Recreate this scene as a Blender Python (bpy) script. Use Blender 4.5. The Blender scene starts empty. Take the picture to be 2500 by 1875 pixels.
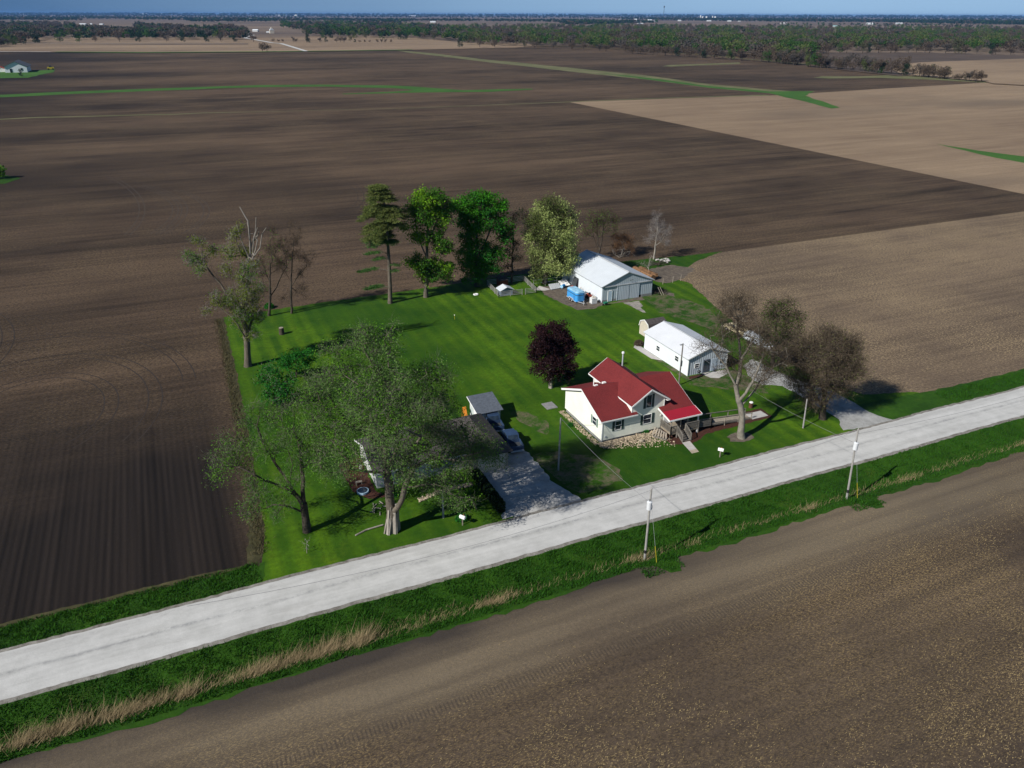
import bpy, math, random
import numpy as np
from mathutils import Vector, Matrix
from mathutils.geometry import tessellate_polygon

# ------------------------------------------------------------------ camera model
# World frame: X runs along the gravel road, Y away from it, Z up; the camera hovers above the origin.
F, CX, CY, HOR, H = 1900.0, 1250.0, 937.5, 34.0, 52.0
ROLL = math.atan2(8, 2500)
TH = math.atan2(CY - HOR, F)
AZ = math.atan2(4700, F / math.cos(TH))
FW = Vector((math.cos(AZ), math.sin(AZ), 0))      # horizontal forward
RT = Vector((math.sin(AZ), -math.cos(AZ), 0))     # right
K = 2500 / 2212.0
scene = bpy.context.scene
COL = scene.collection
rnd = random.Random(7)


def ray(x, y):
    """direction through a point of the survey photo (2212 px wide coordinates)"""
    dx, dy = x * K - CX, y * K - CY
    cr, sr = math.cos(-ROLL), math.sin(-ROLL)
    dx, dy = dx * cr - dy * sr, dx * sr + dy * cr
    f = F * math.cos(TH) - dy * math.sin(TH)
    return RT * dx + FW * f + Vector((0, 0, -(F * math.sin(TH) + dy * math.cos(TH)))), f


def G(x, y, z=0.0):
    d, f = ray(x, y)
    t = (H - z) / -d.z
    return Vector((d.x * t, d.y * t, z))


def at_depth(x, y, D):
    d, f = ray(x, y)
    t = D / f
    return Vector((d.x * t, d.y * t, H + d.z * t)), t * K


def on_y(x, y, yp):
    d, f = ray(x, y)
    t = yp / d.y
    return d.x * t, H + d.z * t


def on_x(x, y, xp):
    d, f = ray(x, y)
    t = xp / d.x
    return d.y * t, H + d.z * t


def hz(x, y): return (1360 + x / 5.821) / K, (860 + y / 5.821) / K
def sz(x, y): return (1300 + x / 3.687) / K, (740 + y / 3.687) / K
def cz(x, y): return 1185.6 + .168 * x, 424.7 + .168 * y

cam = bpy.data.cameras.new('camera'); co = bpy.data.objects.new('camera', cam); COL.objects.link(co)
cam.sensor_width = 36; cam.lens = F / 2500 * 36; cam.clip_end = 60000; cam.clip_start = .5
co.matrix_world = Matrix.Translation((0, 0, H)) @ Matrix.Rotation(AZ - math.pi / 2, 4, 'Z') @ Matrix.Rotation(math.pi / 2 - TH, 4, 'X') @ Matrix.Rotation(ROLL, 4, 'Z')
scene.camera = co

# ------------------------------------------------------------------ light
SUN_EL = math.radians(37)
tr = Vector((.968 * math.cos(SUN_EL), .250 * math.cos(SUN_EL), -math.sin(SUN_EL)))
sl = bpy.data.lights.new('sun', 'SUN'); sl.energy = 5.0; sl.angle = math.radians(.5); sl.color = (1, .965, .9)
so = bpy.data.objects.new('sun', sl); COL.objects.link(so)
so.rotation_euler = tr.to_track_quat('-Z', 'Y').to_euler(); so.location = (-50, 0, 120)
w = bpy.data.worlds.new('World'); scene.world = w; w.use_nodes = True
nt = w.node_tree; nt.nodes.clear()
sky = nt.nodes.new('ShaderNodeTexSky'); sky.sky_type = 'NISHITA'; sky.sun_disc = False
sky.sun_elevation = SUN_EL; sky.sun_rotation = math.atan2(-.968, -.250)
sky.altitude = 300; sky.air_density = 1.0; sky.dust_density = 0.0; sky.ozone_density = 2.0
bg = nt.nodes.new('ShaderNodeBackground'); bg.inputs[1].default_value = .05
hs = nt.nodes.new('ShaderNodeHueSaturation'); hs.inputs['Saturation'].default_value = 1.1; hs.inputs['Value'].default_value = 1.0
mt = nt.nodes.new('ShaderNodeMix'); mt.data_type = 'RGBA'; mt.blend_type = 'MULTIPLY'; mt.inputs[0].default_value = 1
mt.inputs[7].default_value = (.85, .93, 1.0, 1)
out = nt.nodes.new('ShaderNodeOutputWorld')
nt.links.new(sky.outputs[0], hs.inputs['Color']); nt.links.new(hs.outputs[0], mt.inputs[6])
# a slate blue bank of sky stands low over the horizon, darker towards the left
tc = nt.nodes.new('ShaderNodeTexCoord'); sx_ = nt.nodes.new('ShaderNodeSeparateXYZ'); nt.links.new(tc.outputs['Generated'], sx_.inputs[0])
az_ = nt.nodes.new('ShaderNodeMapRange'); az_.inputs[1].default_value = -.25; az_.inputs[2].default_value = .85; nt.links.new(sx_.outputs[0], az_.inputs[0])
nz_ = nt.nodes.new('ShaderNodeTexNoise'); nz_.inputs['Scale'].default_value = 3.0; mp_ = nt.nodes.new('ShaderNodeMapping'); mp_.inputs['Scale'].default_value = (1, 1, 6)
nt.links.new(tc.outputs['Generated'], mp_.inputs[0]); nt.links.new(mp_.outputs[0], nz_.inputs[0])
ad_ = nt.nodes.new('ShaderNodeMath'); ad_.operation = 'MULTIPLY_ADD'; ad_.inputs[1].default_value = .25; nt.links.new(nz_.outputs[0], ad_.inputs[0]); nt.links.new(az_.outputs[0], ad_.inputs[2])
rp_ = nt.nodes.new('ShaderNodeValToRGB'); rp_.color_ramp.elements[0].position = .12; rp_.color_ramp.elements[0].color = (.050, .145, .33, 1); rp_.color_ramp.elements[1].position = .95; rp_.color_ramp.elements[1].color = (.40, .64, .93, 1)
nt.links.new(ad_.outputs[0], rp_.inputs[0])
gn_ = nt.nodes.new('ShaderNodeMix'); gn_.data_type = 'RGBA'; gn_.blend_type = 'MULTIPLY'; gn_.inputs[0].default_value = 1; gn_.inputs[7].default_value = (13, 13, 13, 1); nt.links.new(rp_.outputs[0], gn_.inputs[6])
fz_ = nt.nodes.new('ShaderNodeMapRange'); fz_.interpolation_type = 'SMOOTHSTEP'; fz_.inputs[1].default_value = .05; fz_.inputs[2].default_value = .32; nt.links.new(sx_.outputs[2], fz_.inputs[0])
mx_ = nt.nodes.new('ShaderNodeMix'); mx_.data_type = 'RGBA'; nt.links.new(fz_.outputs[0], mx_.inputs[0]); nt.links.new(gn_.outputs[2], mx_.inputs[6]); nt.links.new(mt.outputs[2], mx_.inputs[7])
nt.links.new(mx_.outputs[2], bg.inputs[0]); nt.links.new(bg.outputs[0], out.inputs[0])
vs = scene.view_settings; vs.view_transform = 'Standard'; vs.look = 'None'; vs.exposure = .27; vs.gamma = 1
scene.cycles.max_bounces = 6; scene.cycles.volume_bounces = 0
scene.cycles.volume_step_rate = 4


# ------------------------------------------------------------------ materials
class NG:
    def __init__(s, name):
        s.m = bpy.data.materials.new(name); s.m.use_nodes = True
        s.t = s.m.node_tree; s.b = s.t.nodes['Principled BSDF']; s.out = s.t.nodes['Material Output']
        s.b.inputs['Specular IOR Level'].default_value = .15
        s.b.inputs['Roughness'].default_value = .9
        s._pos = None

    def lk(s, a, i):
        if isinstance(a, (int, float)): i.default_value = a
        elif isinstance(a, tuple): i.default_value = a if len(a) == len(i.default_value) else a + (1,)
        else: s.t.links.new(a, i)

    @property
    def pos(s):
        if s._pos is None: s._pos = s.t.nodes.new('ShaderNodeNewGeometry')
        return s._pos.outputs['Position']

    def island(s):
        s.pos; return s._pos.outputs['Random Per Island']

    def map(s, sc, rot=0, v=None):
        n = s.t.nodes.new('ShaderNodeMapping'); s.lk(s.pos if v is None else v, n.inputs[0])
        n.inputs['Scale'].default_value = sc; n.inputs['Rotation'].default_value = (0, 0, rot)
        return n.outputs[0]

    def noise(s, scale, detail=4, rough=.55, v=None, dist=0):
        n = s.t.nodes.new('ShaderNodeTexNoise'); s.lk(s.pos if v is None else v, n.inputs['Vector'])
        n.inputs['Scale'].default_value = scale; n.inputs['Detail'].default_value = detail
        n.inputs['Roughness'].default_value = rough; n.inputs['Distortion'].default_value = dist
        return n.outputs['Fac']

    def wave(s, scale, v=None, dist=0, dsc=1, ax='X'):
        n = s.t.nodes.new('ShaderNodeTexWave'); s.lk(s.pos if v is None else v, n.inputs['Vector'])
        n.bands_direction = ax; n.inputs['Scale'].default_value = scale; n.inputs['Distortion'].default_value = dist
        n.inputs['Detail Scale'].default_value = dsc
        return n.outputs['Fac']

    def rr(s, f, a, b, lo=0.0, hi=1.0):
        n = s.t.nodes.new('ShaderNodeMapRange'); s.lk(f, n.inputs[0])
        for i, q in ((1, a), (2, b), (3, lo), (4, hi)): n.inputs[i].default_value = q
        return n.outputs[0]

    def mix(s, f, a, b, mode='MIX'):
        n = s.t.nodes.new('ShaderNodeMix'); n.data_type = 'RGBA'; n.blend_type = mode
        s.lk(f, n.inputs[0]); s.lk(a, n.inputs[6]); s.lk(b, n.inputs[7])
        return n.outputs[2]

    def ma(s, op, a, b=0.0):
        n = s.t.nodes.new('ShaderNodeMath'); n.operation = op; s.lk(a, n.inputs[0]); s.lk(b, n.inputs[1])
        return n.outputs[0]

    def bump(s, f, st=.3, d=.05):
        n = s.t.nodes.new('ShaderNodeBump'); s.lk(f, n.inputs['Height']); n.inputs['Strength'].default_value = st
        n.inputs['Distance'].default_value = d; s.t.links.new(n.outputs[0], s.b.inputs['Normal'])

    def xyz(s):
        n = s.t.nodes.new('ShaderNodeSeparateXYZ'); s.lk(s.pos, n.inputs[0]); return n.outputs

    def done(s, col, rough=None):
        s.lk(col, s.b.inputs['Base Color'])
        if rough is not None: s.b.inputs['Roughness'].default_value = rough
        return s.m


def paint(name, c, var=.12, rough=.6, sc=1.5, spec=.2, streak=False):
    g = NG(name); n = g.noise(sc, 5, .6, v=g.map((1, 1, .25)) if streak else None)
    f = g.rr(n, .3, .7, 0, 1)
    a = tuple(x * (1 - var) for x in c); b = tuple(min(1, x * (1 + var * .5)) for x in c)
    g.b.inputs['Specular IOR Level'].default_value = spec
    return g.done(g.mix(f, a, b), rough)


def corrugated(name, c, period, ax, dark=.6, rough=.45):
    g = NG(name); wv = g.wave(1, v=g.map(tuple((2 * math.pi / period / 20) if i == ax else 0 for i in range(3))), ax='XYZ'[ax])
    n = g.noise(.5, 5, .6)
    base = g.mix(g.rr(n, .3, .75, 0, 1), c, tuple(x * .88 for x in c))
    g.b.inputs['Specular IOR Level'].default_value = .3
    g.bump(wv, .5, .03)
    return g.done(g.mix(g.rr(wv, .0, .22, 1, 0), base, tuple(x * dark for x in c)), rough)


def soil(name, dark, light, stub, stub_amt, rows='x', big=.01, foreground=False, ft=1.0, ss=1.9):
    g = NG(name)
    sx = (1, .12, 1) if rows == 'y' else (.1, 1, 1)
    m1 = g.map(sx)
    big_n = g.noise(big, 5, .6, v=g.map((.35, 1, 1) if rows == 'x' else (1, .5, 1)))
    str1 = g.noise(.12 * ft, 4, .65, v=m1)
    str2 = g.noise(.7 * ft, 3, .6, v=g.map((.04, 1, 1) if rows == 'x' else (1, .04, 1)))
    f = g.ma('ADD', g.ma('MULTIPLY', g.rr(big_n, .3, .7), .55), g.ma('MULTIPLY', g.rr(str1, .3, .7), .3))
    f = g.ma('ADD', f, g.ma('MULTIPLY', g.rr(str2, .3, .7), .26))
    col = g.mix(g.rr(f, .28, .78), dark, light)
    fine = g.noise(2.2, 6, .75)
    col = g.mix(g.rr(fine, .35, .65, .0, .7), col, tuple(x * .6 for x in dark))
    patch = g.noise(.035, 5, .65)
    sp = g.noise(ss, 5, .85, v=g.map((1, 2.4, 1), .5))
    amt = g.ma('MULTIPLY', g.rr(sp, .50, .60), g.rr(patch, .38, .62, .2, 1))
    col = g.mix(g.rr(g.noise(1.1, 5, .8), .52, .68, 0, .55), col, tuple(x * .7 for x in dark))
    col = g.mix(g.ma('MULTIPLY', amt, stub_amt), col, stub)
    g.bump(g.ma('ADD', fine, g.ma('MULTIPLY', str2, .6)), .55, .12)
    return g, col


# dark tilled prairie soil, furrowed along Y near the yard's west side, along X elsewhere
g, col = soil('tilled_soil', (.0185, .0125, .0092), (.138, .092, .060), (.24, .175, .10), .6)
X, Y, Z = g.xyz()
vignette_tone = g.ma('ADD', g.rr(X, 60, -110, 0, 1), g.rr(g.noise(.0055, 4, .6, v=g.map((.5, 1, 1))), .46, .62, -.45, .42))  # vignette painted into the soil colour: darker to the left, with random patches
col = g.mix(g.rr(vignette_tone, 0, 1, 0, .86), col, (.0145, .0104, .0084))
fur = g.wave(1, v=g.map((1 / .76 * math.pi * .1, .0, 0)), dist=1.2, dsc=.3)
furn = g.noise(.35, 3, .6, v=g.map((1, .03, 1)))
msk = g.ma('MULTIPLY', g.rr(X, 6, 0, 0, 1), g.rr(g.ma('ADD', Y, g.ma('MULTIPLY', g.noise(.03, 3), 60)), 165, 120, 0, 1))
furn2 = g.noise(1.6, 3, .7, v=g.map((1, .015, 1)))
fr = g.mix(g.rr(g.ma('ADD', g.ma('ADD', g.ma('MULTIPLY', fur, .16), g.ma('MULTIPLY', furn, .6)), g.ma('MULTIPLY', furn2, .5)), .42, .85), (.0050, .0040, .0038), (.024, .018, .015))
spk = g.noise(3.5, 4, .8)
fr = g.mix(g.rr(spk, .60, .72, 0, .35), fr, (.09, .07, .05))
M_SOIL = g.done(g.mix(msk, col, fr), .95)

g, col = soil('brown_field', (.046, .034, .026), (.120, .087, .061), (.33, .235, .105), .9, big=.03, ss=3.4)
X, Y, Z = g.xyz()
nn = g.noise(.06, 4, .6, v=g.map((.4, 1, 1)))
edge = g.rr(g.ma('ADD', Y, g.ma('MULTIPLY', g.rr(nn, .3, .7, -1, 1), 2.6)), 52.9, 50.2, 1, 0)
edge = g.ma('MULTIPLY', edge, g.rr(X, 62, 35, 0, 1))
band = g.ma('MULTIPLY', g.rr(g.ma('ADD', Y, g.ma('MULTIPLY', nn, 8)), 47, 53, 0, 1), g.rr(nn, .25, .6, .5, 1))
col = g.mix(g.ma('MULTIPLY', band, .62), col, (.185, .15, .105))
sm = g.noise(.5, 4, .6, v=g.map((.03, 1, 1), -.03))
col = g.mix(g.rr(sm, .45, .72, 0, .5), col, (.045, .035, .029))
col = g.mix(g.ma('MULTIPLY', edge, .9), col, (.036, .03, .027))
# tread marks of the tractor
wv = g.wave(1, v=g.map((.9, 0, 0)), dist=.6)
ln = g.rr(g.noise(1.0, 2, .4, v=g.map((.004, .7, 1), .02)), .62, .7)
col = g.mix(g.ma('MULTIPLY', g.ma('MULTIPLY', ln, g.rr(wv, .5, .8)), .55), col, (.045, .036, .03))
M_FORE = g.done(col, .95)

g, col = soil('stubble_field', (.085, .062, .047), (.225, .165, .11), (.40, .30, .17), 1.0, big=.02)
dk = g.noise(.018, 4, .6, v=g.map((.4, 1, 1), -.2))
col = g.mix(g.rr(dk, .58, .72, 0, .8), col, (.065, .05, .042))
M_STUB = g.done(col, .95)

g, col = soil('pale_field', (.17, .118, .08), (.34, .25, .165), (.38, .29, .18), .5, big=.006)
dk = g.noise(.006, 4, .6, v=g.map((.5, 1, 1), -.4))
col = g.mix(g.rr(dk, .55, .72, 0, .7), col, (.10, .078, .06))
M_PALE = g.done(col, .95)

g, col = soil('far_field', (.075, .055, .048), (.28, .21, .145), (.3, .25, .18), .2, big=.0022, ft=.1)
M_FAR = g.done(col, .95)


def grass_mat(name, dark, light, yellow, ns=.12, mow=False, tint=None):
    g = NG(name)
    n = g.noise(ns, 6, .62); f = g.noise(1.4, 6, .75)
    col = g.mix(g.rr(n, .3, .7), dark, light)
    if mow:
        wv = g.wave(1, v=g.map((.115, .012, 0)), dist=1.6, dsc=.25)
        col = g.mix(g.ma('MULTIPLY', g.ma('MULTIPLY', g.rr(wv, .2, .8), g.rr(g.noise(.045, 3), .35, .65, .25, 1)), .42), col, (light[0] * 1.7, light[1] * 1.35, light[2]))
        st = g.noise(.6, 3, .6, v=g.map((1, .06, 1)))
        col = g.mix(g.rr(st, .42, .75, 0, .45), col, tuple(x * .7 for x in dark))
    y = g.noise(.3, 6, .7)
    col = g.mix(g.rr(y, .55, .8, 0, .6), col, yellow)
    col = g.mix(g.rr(f, .3, .75, .6, 0), col, tuple(x * .4 for x in dark))
    if mow:
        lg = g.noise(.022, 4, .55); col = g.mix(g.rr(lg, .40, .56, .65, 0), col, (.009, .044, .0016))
        d = g.noise(4.5, 3, .9); p = g.noise(.05, 3, .5)
        col = g.mix(g.ma('MULTIPLY', g.rr(d, .66, .72), g.rr(p, .5, .62)), col, (.45, .36, .02))
    g.bump(g.noise(2.5, 5, .8), .5, .12)
    return g.done(col, .9)


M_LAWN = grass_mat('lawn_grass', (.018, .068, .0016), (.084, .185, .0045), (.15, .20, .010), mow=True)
M_VERGE = grass_mat('verge_grass', (.013, .050, .003), (.040, .115, .006), (.10, .125, .02))
M_FARGRASS = grass_mat('far_grass', (.04, .11, .018), (.07, .17, .03), (.14, .16, .05), ns=.05)
M_DRYGRASS = grass_mat('dry_grass', (.10, .115, .045), (.22, .20, .11), (.30, .25, .15), ns=.06)
M_ROUGH = grass_mat('rough_grass', (.045, .042, .02), (.085, .08, .035), (.16, .125, .07), ns=.6)

g = NG('gravel')
X, Y, Z = g.xyz()
n = g.noise(.5, 7, .7); st = g.noise(.9, 4, .6, v=g.map((.05, 1, 1)))
c_ = g.mix(g.rr(n, .25, .75), (.32, .318, .305), (.50, .495, .48))
c_ = g.mix(g.rr(st, .35, .75, 0, .55), c_, (.60, .595, .58))
c_ = g.mix(g.rr(g.noise(.35, 6, .75, v=g.map((.25, 1, 1))), .55, .75, 0, .5), c_, (.27, .26, .24))
yy = g.ma('ADD', Y, g.ma('MULTIPLY', g.noise(.12, 4, .6), .9))
lin = g.rr(g.ma('ABSOLUTE', g.ma('SUBTRACT', yy, 64.35)), .05, .34, 1, 0)
lin = g.ma('MULTIPLY', lin, g.rr(g.noise(.9, 5, .8), .42, .6, 0, 1))
c_ = g.mix(g.ma('MULTIPLY', lin, .55), c_, (.17, .175, .18))
l2 = g.rr(g.ma('ABSOLUTE', g.ma('SUBTRACT', yy, 66.75)), .1, .5, 1, 0)
l2 = g.ma('MULTIPLY', l2, g.rr(g.noise(.5, 5, .8), .45, .65, 0, 1))
c_ = g.mix(g.ma('MULTIPLY', l2, .5), c_, (.2, .19, .185))
c_ = g.mix(g.rr(g.noise(6, 3, .8), .6, .75, 0, .4), c_, (.25, .25, .25))
g.bump(g.noise(3, 6, .8), .4, .06)
M_GRAVEL = g.done(c_, .9)
g = NG('driveway_gravel')
c_ = g.mix(g.rr(g.noise(.4, 6, .7), .3, .7), (.20, .20, .19), (.40, .40, .39))
c_ = g.mix(g.rr(g.noise(2.5, 5, .8), .55, .75, 0, .6), c_, (.10, .095, .085))
g.bump(g.noise(3, 6, .8), .4, .06)
M_DRIVE = g.done(c_, .9)
g = NG('pale_drive_gravel')
c_ = g.mix(g.rr(g.noise(.45, 6, .7), .3, .7), (.27, .265, .25), (.50, .49, .47))
c_ = g.mix(g.rr(g.noise(1.7, 6, .8), .52, .72, 0, .65), c_, (.13, .125, .11))
g.bump(g.noise(3, 6, .8), .4, .06)
M_DRIVE2 = g.done(c_, .9)
g = NG('gravel_margin')
c_ = g.mix(g.rr(g.noise(1.2, 6, .75), .35, .7), (.11, .10, .085), (.30, .285, .26))
M_MARGIN = g.done(c_, .95)
g = NG('mulch'); c_ = g.mix(g.rr(g.noise(4, 5, .8), .3, .7), (.028, .012, .009), (.085, .035, .024)); g.bump(g.noise(6, 4, .8), .6, .08)
M_MULCH = g.done(c_, .95)
g = NG('bare_dirt'); c_ = g.mix(g.rr(g.noise(1.2, 6, .75), .3, .7), (.055, .045, .036), (.17, .14, .11)); M_DIRT = g.done(c_, .95)
g = NG('worn_lawn'); gr0 = g.mix(g.rr(g.noise(.12, 6, .62), .3, .7), (.017, .062, .0025), (.045, .125, .005)); gr0 = g.mix(g.rr(g.noise(1.4, 6, .75), .3, .75, .6, 0), gr0, (.006, .024, .001)); c_ = g.mix(g.rr(g.noise(.42, 7, .8), .44, .60), gr0, (.115, .095, .062)); M_WORN = g.done(c_, .95)
M_CONC = paint('concrete', (.42, .40, .38), .2, .9, 1.2)
M_CONC2 = paint('block_concrete', (.22, .22, .22), .25, .9, 2)
M_SIDING = None
g = NG('cream_siding'); zz = g.xyz()[2]
lap = g.ma('FRACT', g.ma('DIVIDE', zz, .13))
c_ = g.mix(g.rr(g.noise(.6, 4, .6), .3, .7), (.74, .76, .64), (.82, .83, .72))
c_ = g.mix(g.rr(lap, .0, .14, .35, 0), c_, (.38, .39, .33)); M_SIDING = g.done(c_, .6)
g = NG('red_shingles')
c_ = g.mix(g.rr(g.noise(5, 4, .8, v=g.map((1, 1, 1))), .3, .7), (.092, .013, .015), (.165, .029, .029))
c_ = g.mix(g.rr(g.noise(.35, 4, .6), .3, .7, 0, .5), c_, (.20, .030, .030))
cr = g.ma('FRACT', g.ma('DIVIDE', g.xyz()[2], .062)); c_ = g.mix(g.rr(cr, 0, .2, .4, 0), c_, (.08, .012, .012))
M_SHINGLE = g.done(c_, .9)
M_REDMETAL = corrugated('red_sheet_metal', (.34, .016, .032), .23, 0, .65, .5)
M_WHITE = paint('white_trim', (.78, .78, .76), .06, .5)
M_GREENSH = paint('dark_green_shutter', (.035, .065, .055), .2, .6)
g = NG('window_glass'); g.b.inputs['Specular IOR Level'].default_value = .6
M_GLASS = g.done(g.mix(g.rr(g.noise(1.1, 3), .35, .65), (.012, .018, .028), (.03, .045, .065)), .12)
M_WOOD = paint('weathered_wood', (.17, .155, .135), .35, .85, 3)
M_WOODL = paint('pale_wood', (.30, .26, .21), .3, .85, 3)
M_DECK = paint('deck_boards', (.26, .22, .165), .25, .85, 2.5)
M_POLE = paint('pole_wood', (.30, .29, .27), .25, .85, 2)
M_SHEDW = corrugated('white_wall_metal', (.72, .76, .80), .3, 1, .9)
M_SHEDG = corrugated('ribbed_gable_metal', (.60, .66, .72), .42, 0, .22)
M_SHEDR = corrugated('white_roof_metal', (.66, .68, .71), .3, 1, .90, .35)
M_BARNW = corrugated('galvanised_wall', (.68, .73, .77), .28, 1, .85)
M_BARNG = corrugated('galvanised_gable', (.42, .48, .52), .45, 0, .72)
M_BARNR = corrugated('galvanised_roof', (.58, .62, .66), .3, 1, .90, .38)
M_BARND = corrugated('galvanised_doors', (.46, .52, .57), .38, 0, .75)
M_GREYROOF = paint('grey_shingles', (.095, .11, .135), .3, .85, 3)
M_DARKROOF = paint('dark_brown_shingles', (.075, .066, .064), .35, .9, 2.5)
M_TAN = paint('tan_wall', (.34, .29, .22), .15, .8)
M_BEIGE = paint('beige_wall', (.5, .45, .37), .1, .7)
M_BLACK = paint('black_rubber', (.012, .012, .012), .2, .8)
M_DKMETAL = paint('dark_metal', (.05, .055, .06), .3, .5)
M_GALV = paint('galvanised_steel', (.42, .44, .46), .2, .4)
M_BLUE = paint('blue_paint', (.05, .30, .68), .18, .35, 1.2, .5)
M_BLUER = paint('pale_blue_roof', (.30, .55, .74), .45, .45, 1.6)
M_BLUEP = paint('blue_plastic', (.01, .20, .5), .1, .4)
M_TRUCKB = paint('navy_paint', (.03, .055, .11), .3, .3, 2, .5)
M_CREAM = paint('cream_paint', (.66, .56, .36), .15, .4, 1, .4)
M_YELLOW = paint('yellow_guard', (.42, .34, .03), .1, .5)
M_ORANGE = paint('orange_plastic', (.62, .22, .03), .1, .5)
M_RED = paint('red_board', (.17, .045, .03), .3, .8)
M_REDC = paint('rusty_red', (.45, .09, .05), .3, .7)
M_GREENP = paint('green_paint', (.02, .15, .09), .2, .5)
M_HAY = paint('brown_hay', (.20, .11, .055), .5, .95, 2.5)
M_SIGN = paint('pole_band', (.02, .018, .02), .1, .7)
M_STONE = None
g = NG('pale_stones'); M_STONE = g.done(g.mix(g.island(), (.13, .10, .07), (.50, .41, .29)), .9)
g = NG('bark'); M_BARK = g.done(g.mix(g.rr(g.noise(2.5, 5, .75, v=g.map((1, 1, .3))), .3, .7), (.055, .045, .034), (.17, .145, .115)), .95)
g = NG('pale_bark'); M_BARKP = g.done(g.mix(g.rr(g.noise(2.5, 5, .75, v=g.map((1, 1, .3))), .3, .7), (.17, .15, .12), (.36, .33, .29)), .95)
g = NG('dark_bark'); M_BARKD = g.done(g.mix(g.rr(g.noise(2.5, 5, .75), .3, .7), (.03, .025, .02), (.085, .07, .055)), .95)


def leafmat(name, a, b, transl=.3):
    g = NG(name); col = g.mix(g.island(), a, b)
    n = g.noise(.33, 3, .6); col = g.mix(g.rr(n, .35, .7, 0, .55), col, b)
    g.b.inputs['Specular IOR Level'].default_value = .08
    g.lk(col, g.b.inputs['Base Color'])
    if transl:
        t = g.t.nodes.new('ShaderNodeBsdfTranslucent'); g.lk(col, t.inputs[0])
        m = g.t.nodes.new('ShaderNodeMixShader'); m.inputs[0].default_value = transl
        g.t.links.new(g.b.outputs[0], m.inputs[1]); g.t.links.new(t.outputs[0], m.inputs[2])
        g.t.links.new(m.outputs[0], g.out.inputs[0])
    return g.m


L_WILLOW = leafmat('willow_leaf', (.062, .145, .022), (.125, .22, .055))
L_WTWIG = leafmat('willow_twigs', (.05, .058, .034), (.125, .13, .09), 0)
L_WILLOWG = leafmat('willow_green_leaf', (.045, .145, .009), (.11, .24, .022))
L_PALEW = leafmat('pale_willow_leaf', (.20, .27, .065), (.38, .44, .16))
L_MAPLE = leafmat('yellow_green_leaf', (.085, .22, .010), (.18, .34, .018))
L_DARK = leafmat('deep_green_leaf', (.022, .115, .007), (.055, .22, .012))
L_SHRUB = leafmat('shrub_leaf', (.012, .09, .010), (.03, .16, .02))
L_PURPLE = leafmat('purple_leaf', (.010, .005, .006), (.032, .013, .015), .1)
L_PINE = leafmat('pine_needles', (.045, .085, .02), (.14, .16, .045), .15)
L_PINEG = leafmat('pine_green_needles', (.03, .08, .02), (.06, .14, .03), .15)
L_OLD = leafmat('old_tree_leaf', (.07, .12, .012), (.18, .22, .022))
L_TWIG = leafmat('brown_twigs', (.045, .035, .025), (.115, .09, .064), .12)
L_TWIGG = leafmat('grey_twigs', (.10, .09, .085), (.22, .20, .19), 0)
L_TWIGD = leafmat('dark_twigs', (.03, .024, .018), (.09, .065, .045), 0)
L_TWIGO = leafmat('rust_twigs', (.10, .05, .025), (.17, .095, .05), 0)
L_TWIGOL = leafmat('olive_twigs', (.055, .062, .02), (.11, .11, .045), 0)
L_HEDGE = leafmat('hedge_leaf', (.008, .02, .008), (.02, .04, .014), .1)
L_GRASS = leafmat('grass_blades', (.013, .052, .005), (.034, .115, .010), .2)
L_REED = leafmat('dry_reeds', (.16, .12, .065), (.36, .28, .16), .2)
L_STRAW = leafmat('straw_bits', (.21, .15, .07), (.42, .32, .16), 0)
FARL = [leafmat('far_brown_twigs', (.085, .064, .048), (.14, .108, .08), .35), leafmat('far_grey_twigs', (.075, .068, .058), (.115, .102, .09), .35),
        leafmat('far_green_leaf', (.032, .085, .018), (.055, .118, .026), .4), leafmat('far_yellow_green_leaf', (.085, .115, .035), (.125, .155, .05), .4),
        leafmat('far_dark_leaf', (.018, .042, .022), (.030, .058, .030), .35), leafmat('far_olive_leaf', (.065, .074, .035), (.10, .105, .052), .35)]

# ------------------------------------------------------------------ mesh helpers
def link(name, me, parent=None):
    o = bpy.data.objects.new(name, me); COL.objects.link(o)
    if parent: o.parent = parent
    return o


def thing(name, label, cat, loc=(0, 0, 0), group=None):
    o = bpy.data.objects.new(name, None); COL.objects.link(o); o.location = loc; o.empty_display_size = .3
    o['label'] = label; o['category'] = cat
    if group: o['group'] = group
    return o


def tag(o, label, cat, group=None):
    o['label'] = label; o['category'] = cat
    if group: o['group'] = group
    return o


def np_obj(name, V, Fc, mats, parent=None, fm=None, smooth=False):
    V = np.asarray(V, dtype=np.float32).reshape(-1, 3)
    if parent is not None: V = V - np.array(parent_loc(parent), dtype=np.float32)
    me = bpy.data.meshes.new(name)
    Fs = Fc if isinstance(Fc, list) else [Fc]
    nl = sum(f.size for f in Fs); nf = sum(len(f) for f in Fs)
    me.vertices.add(len(V)); me.vertices.foreach_set('co', V.ravel())
    me.loops.add(nl); me.loops.foreach_set('vertex_index', np.concatenate([f.ravel() for f in Fs]).astype(np.int32))
    tot = np.concatenate([np.full(len(f), f.shape[1], np.int32) for f in Fs])
    st = np.concatenate([[0], np.cumsum(tot)[:-1]]).astype(np.int32)
    me.polygons.add(nf); me.polygons.foreach_set('loop_start', st); me.polygons.foreach_set('loop_total', tot)
    if fm is not None: me.polygons.foreach_set('material_index', np.asarray(fm, np.int32))
    me.polygons.foreach_set('use_smooth', np.full(nf, smooth))
    for m in (mats if isinstance(mats, list) else [mats]): me.materials.append(m)
    me.update(calc_edges=True); me.validate()
    return link(name, me, parent)


def parent_loc(p):
    l = Vector(p.location)
    while p.parent: p = p.parent; l += p.location
    return l


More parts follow.
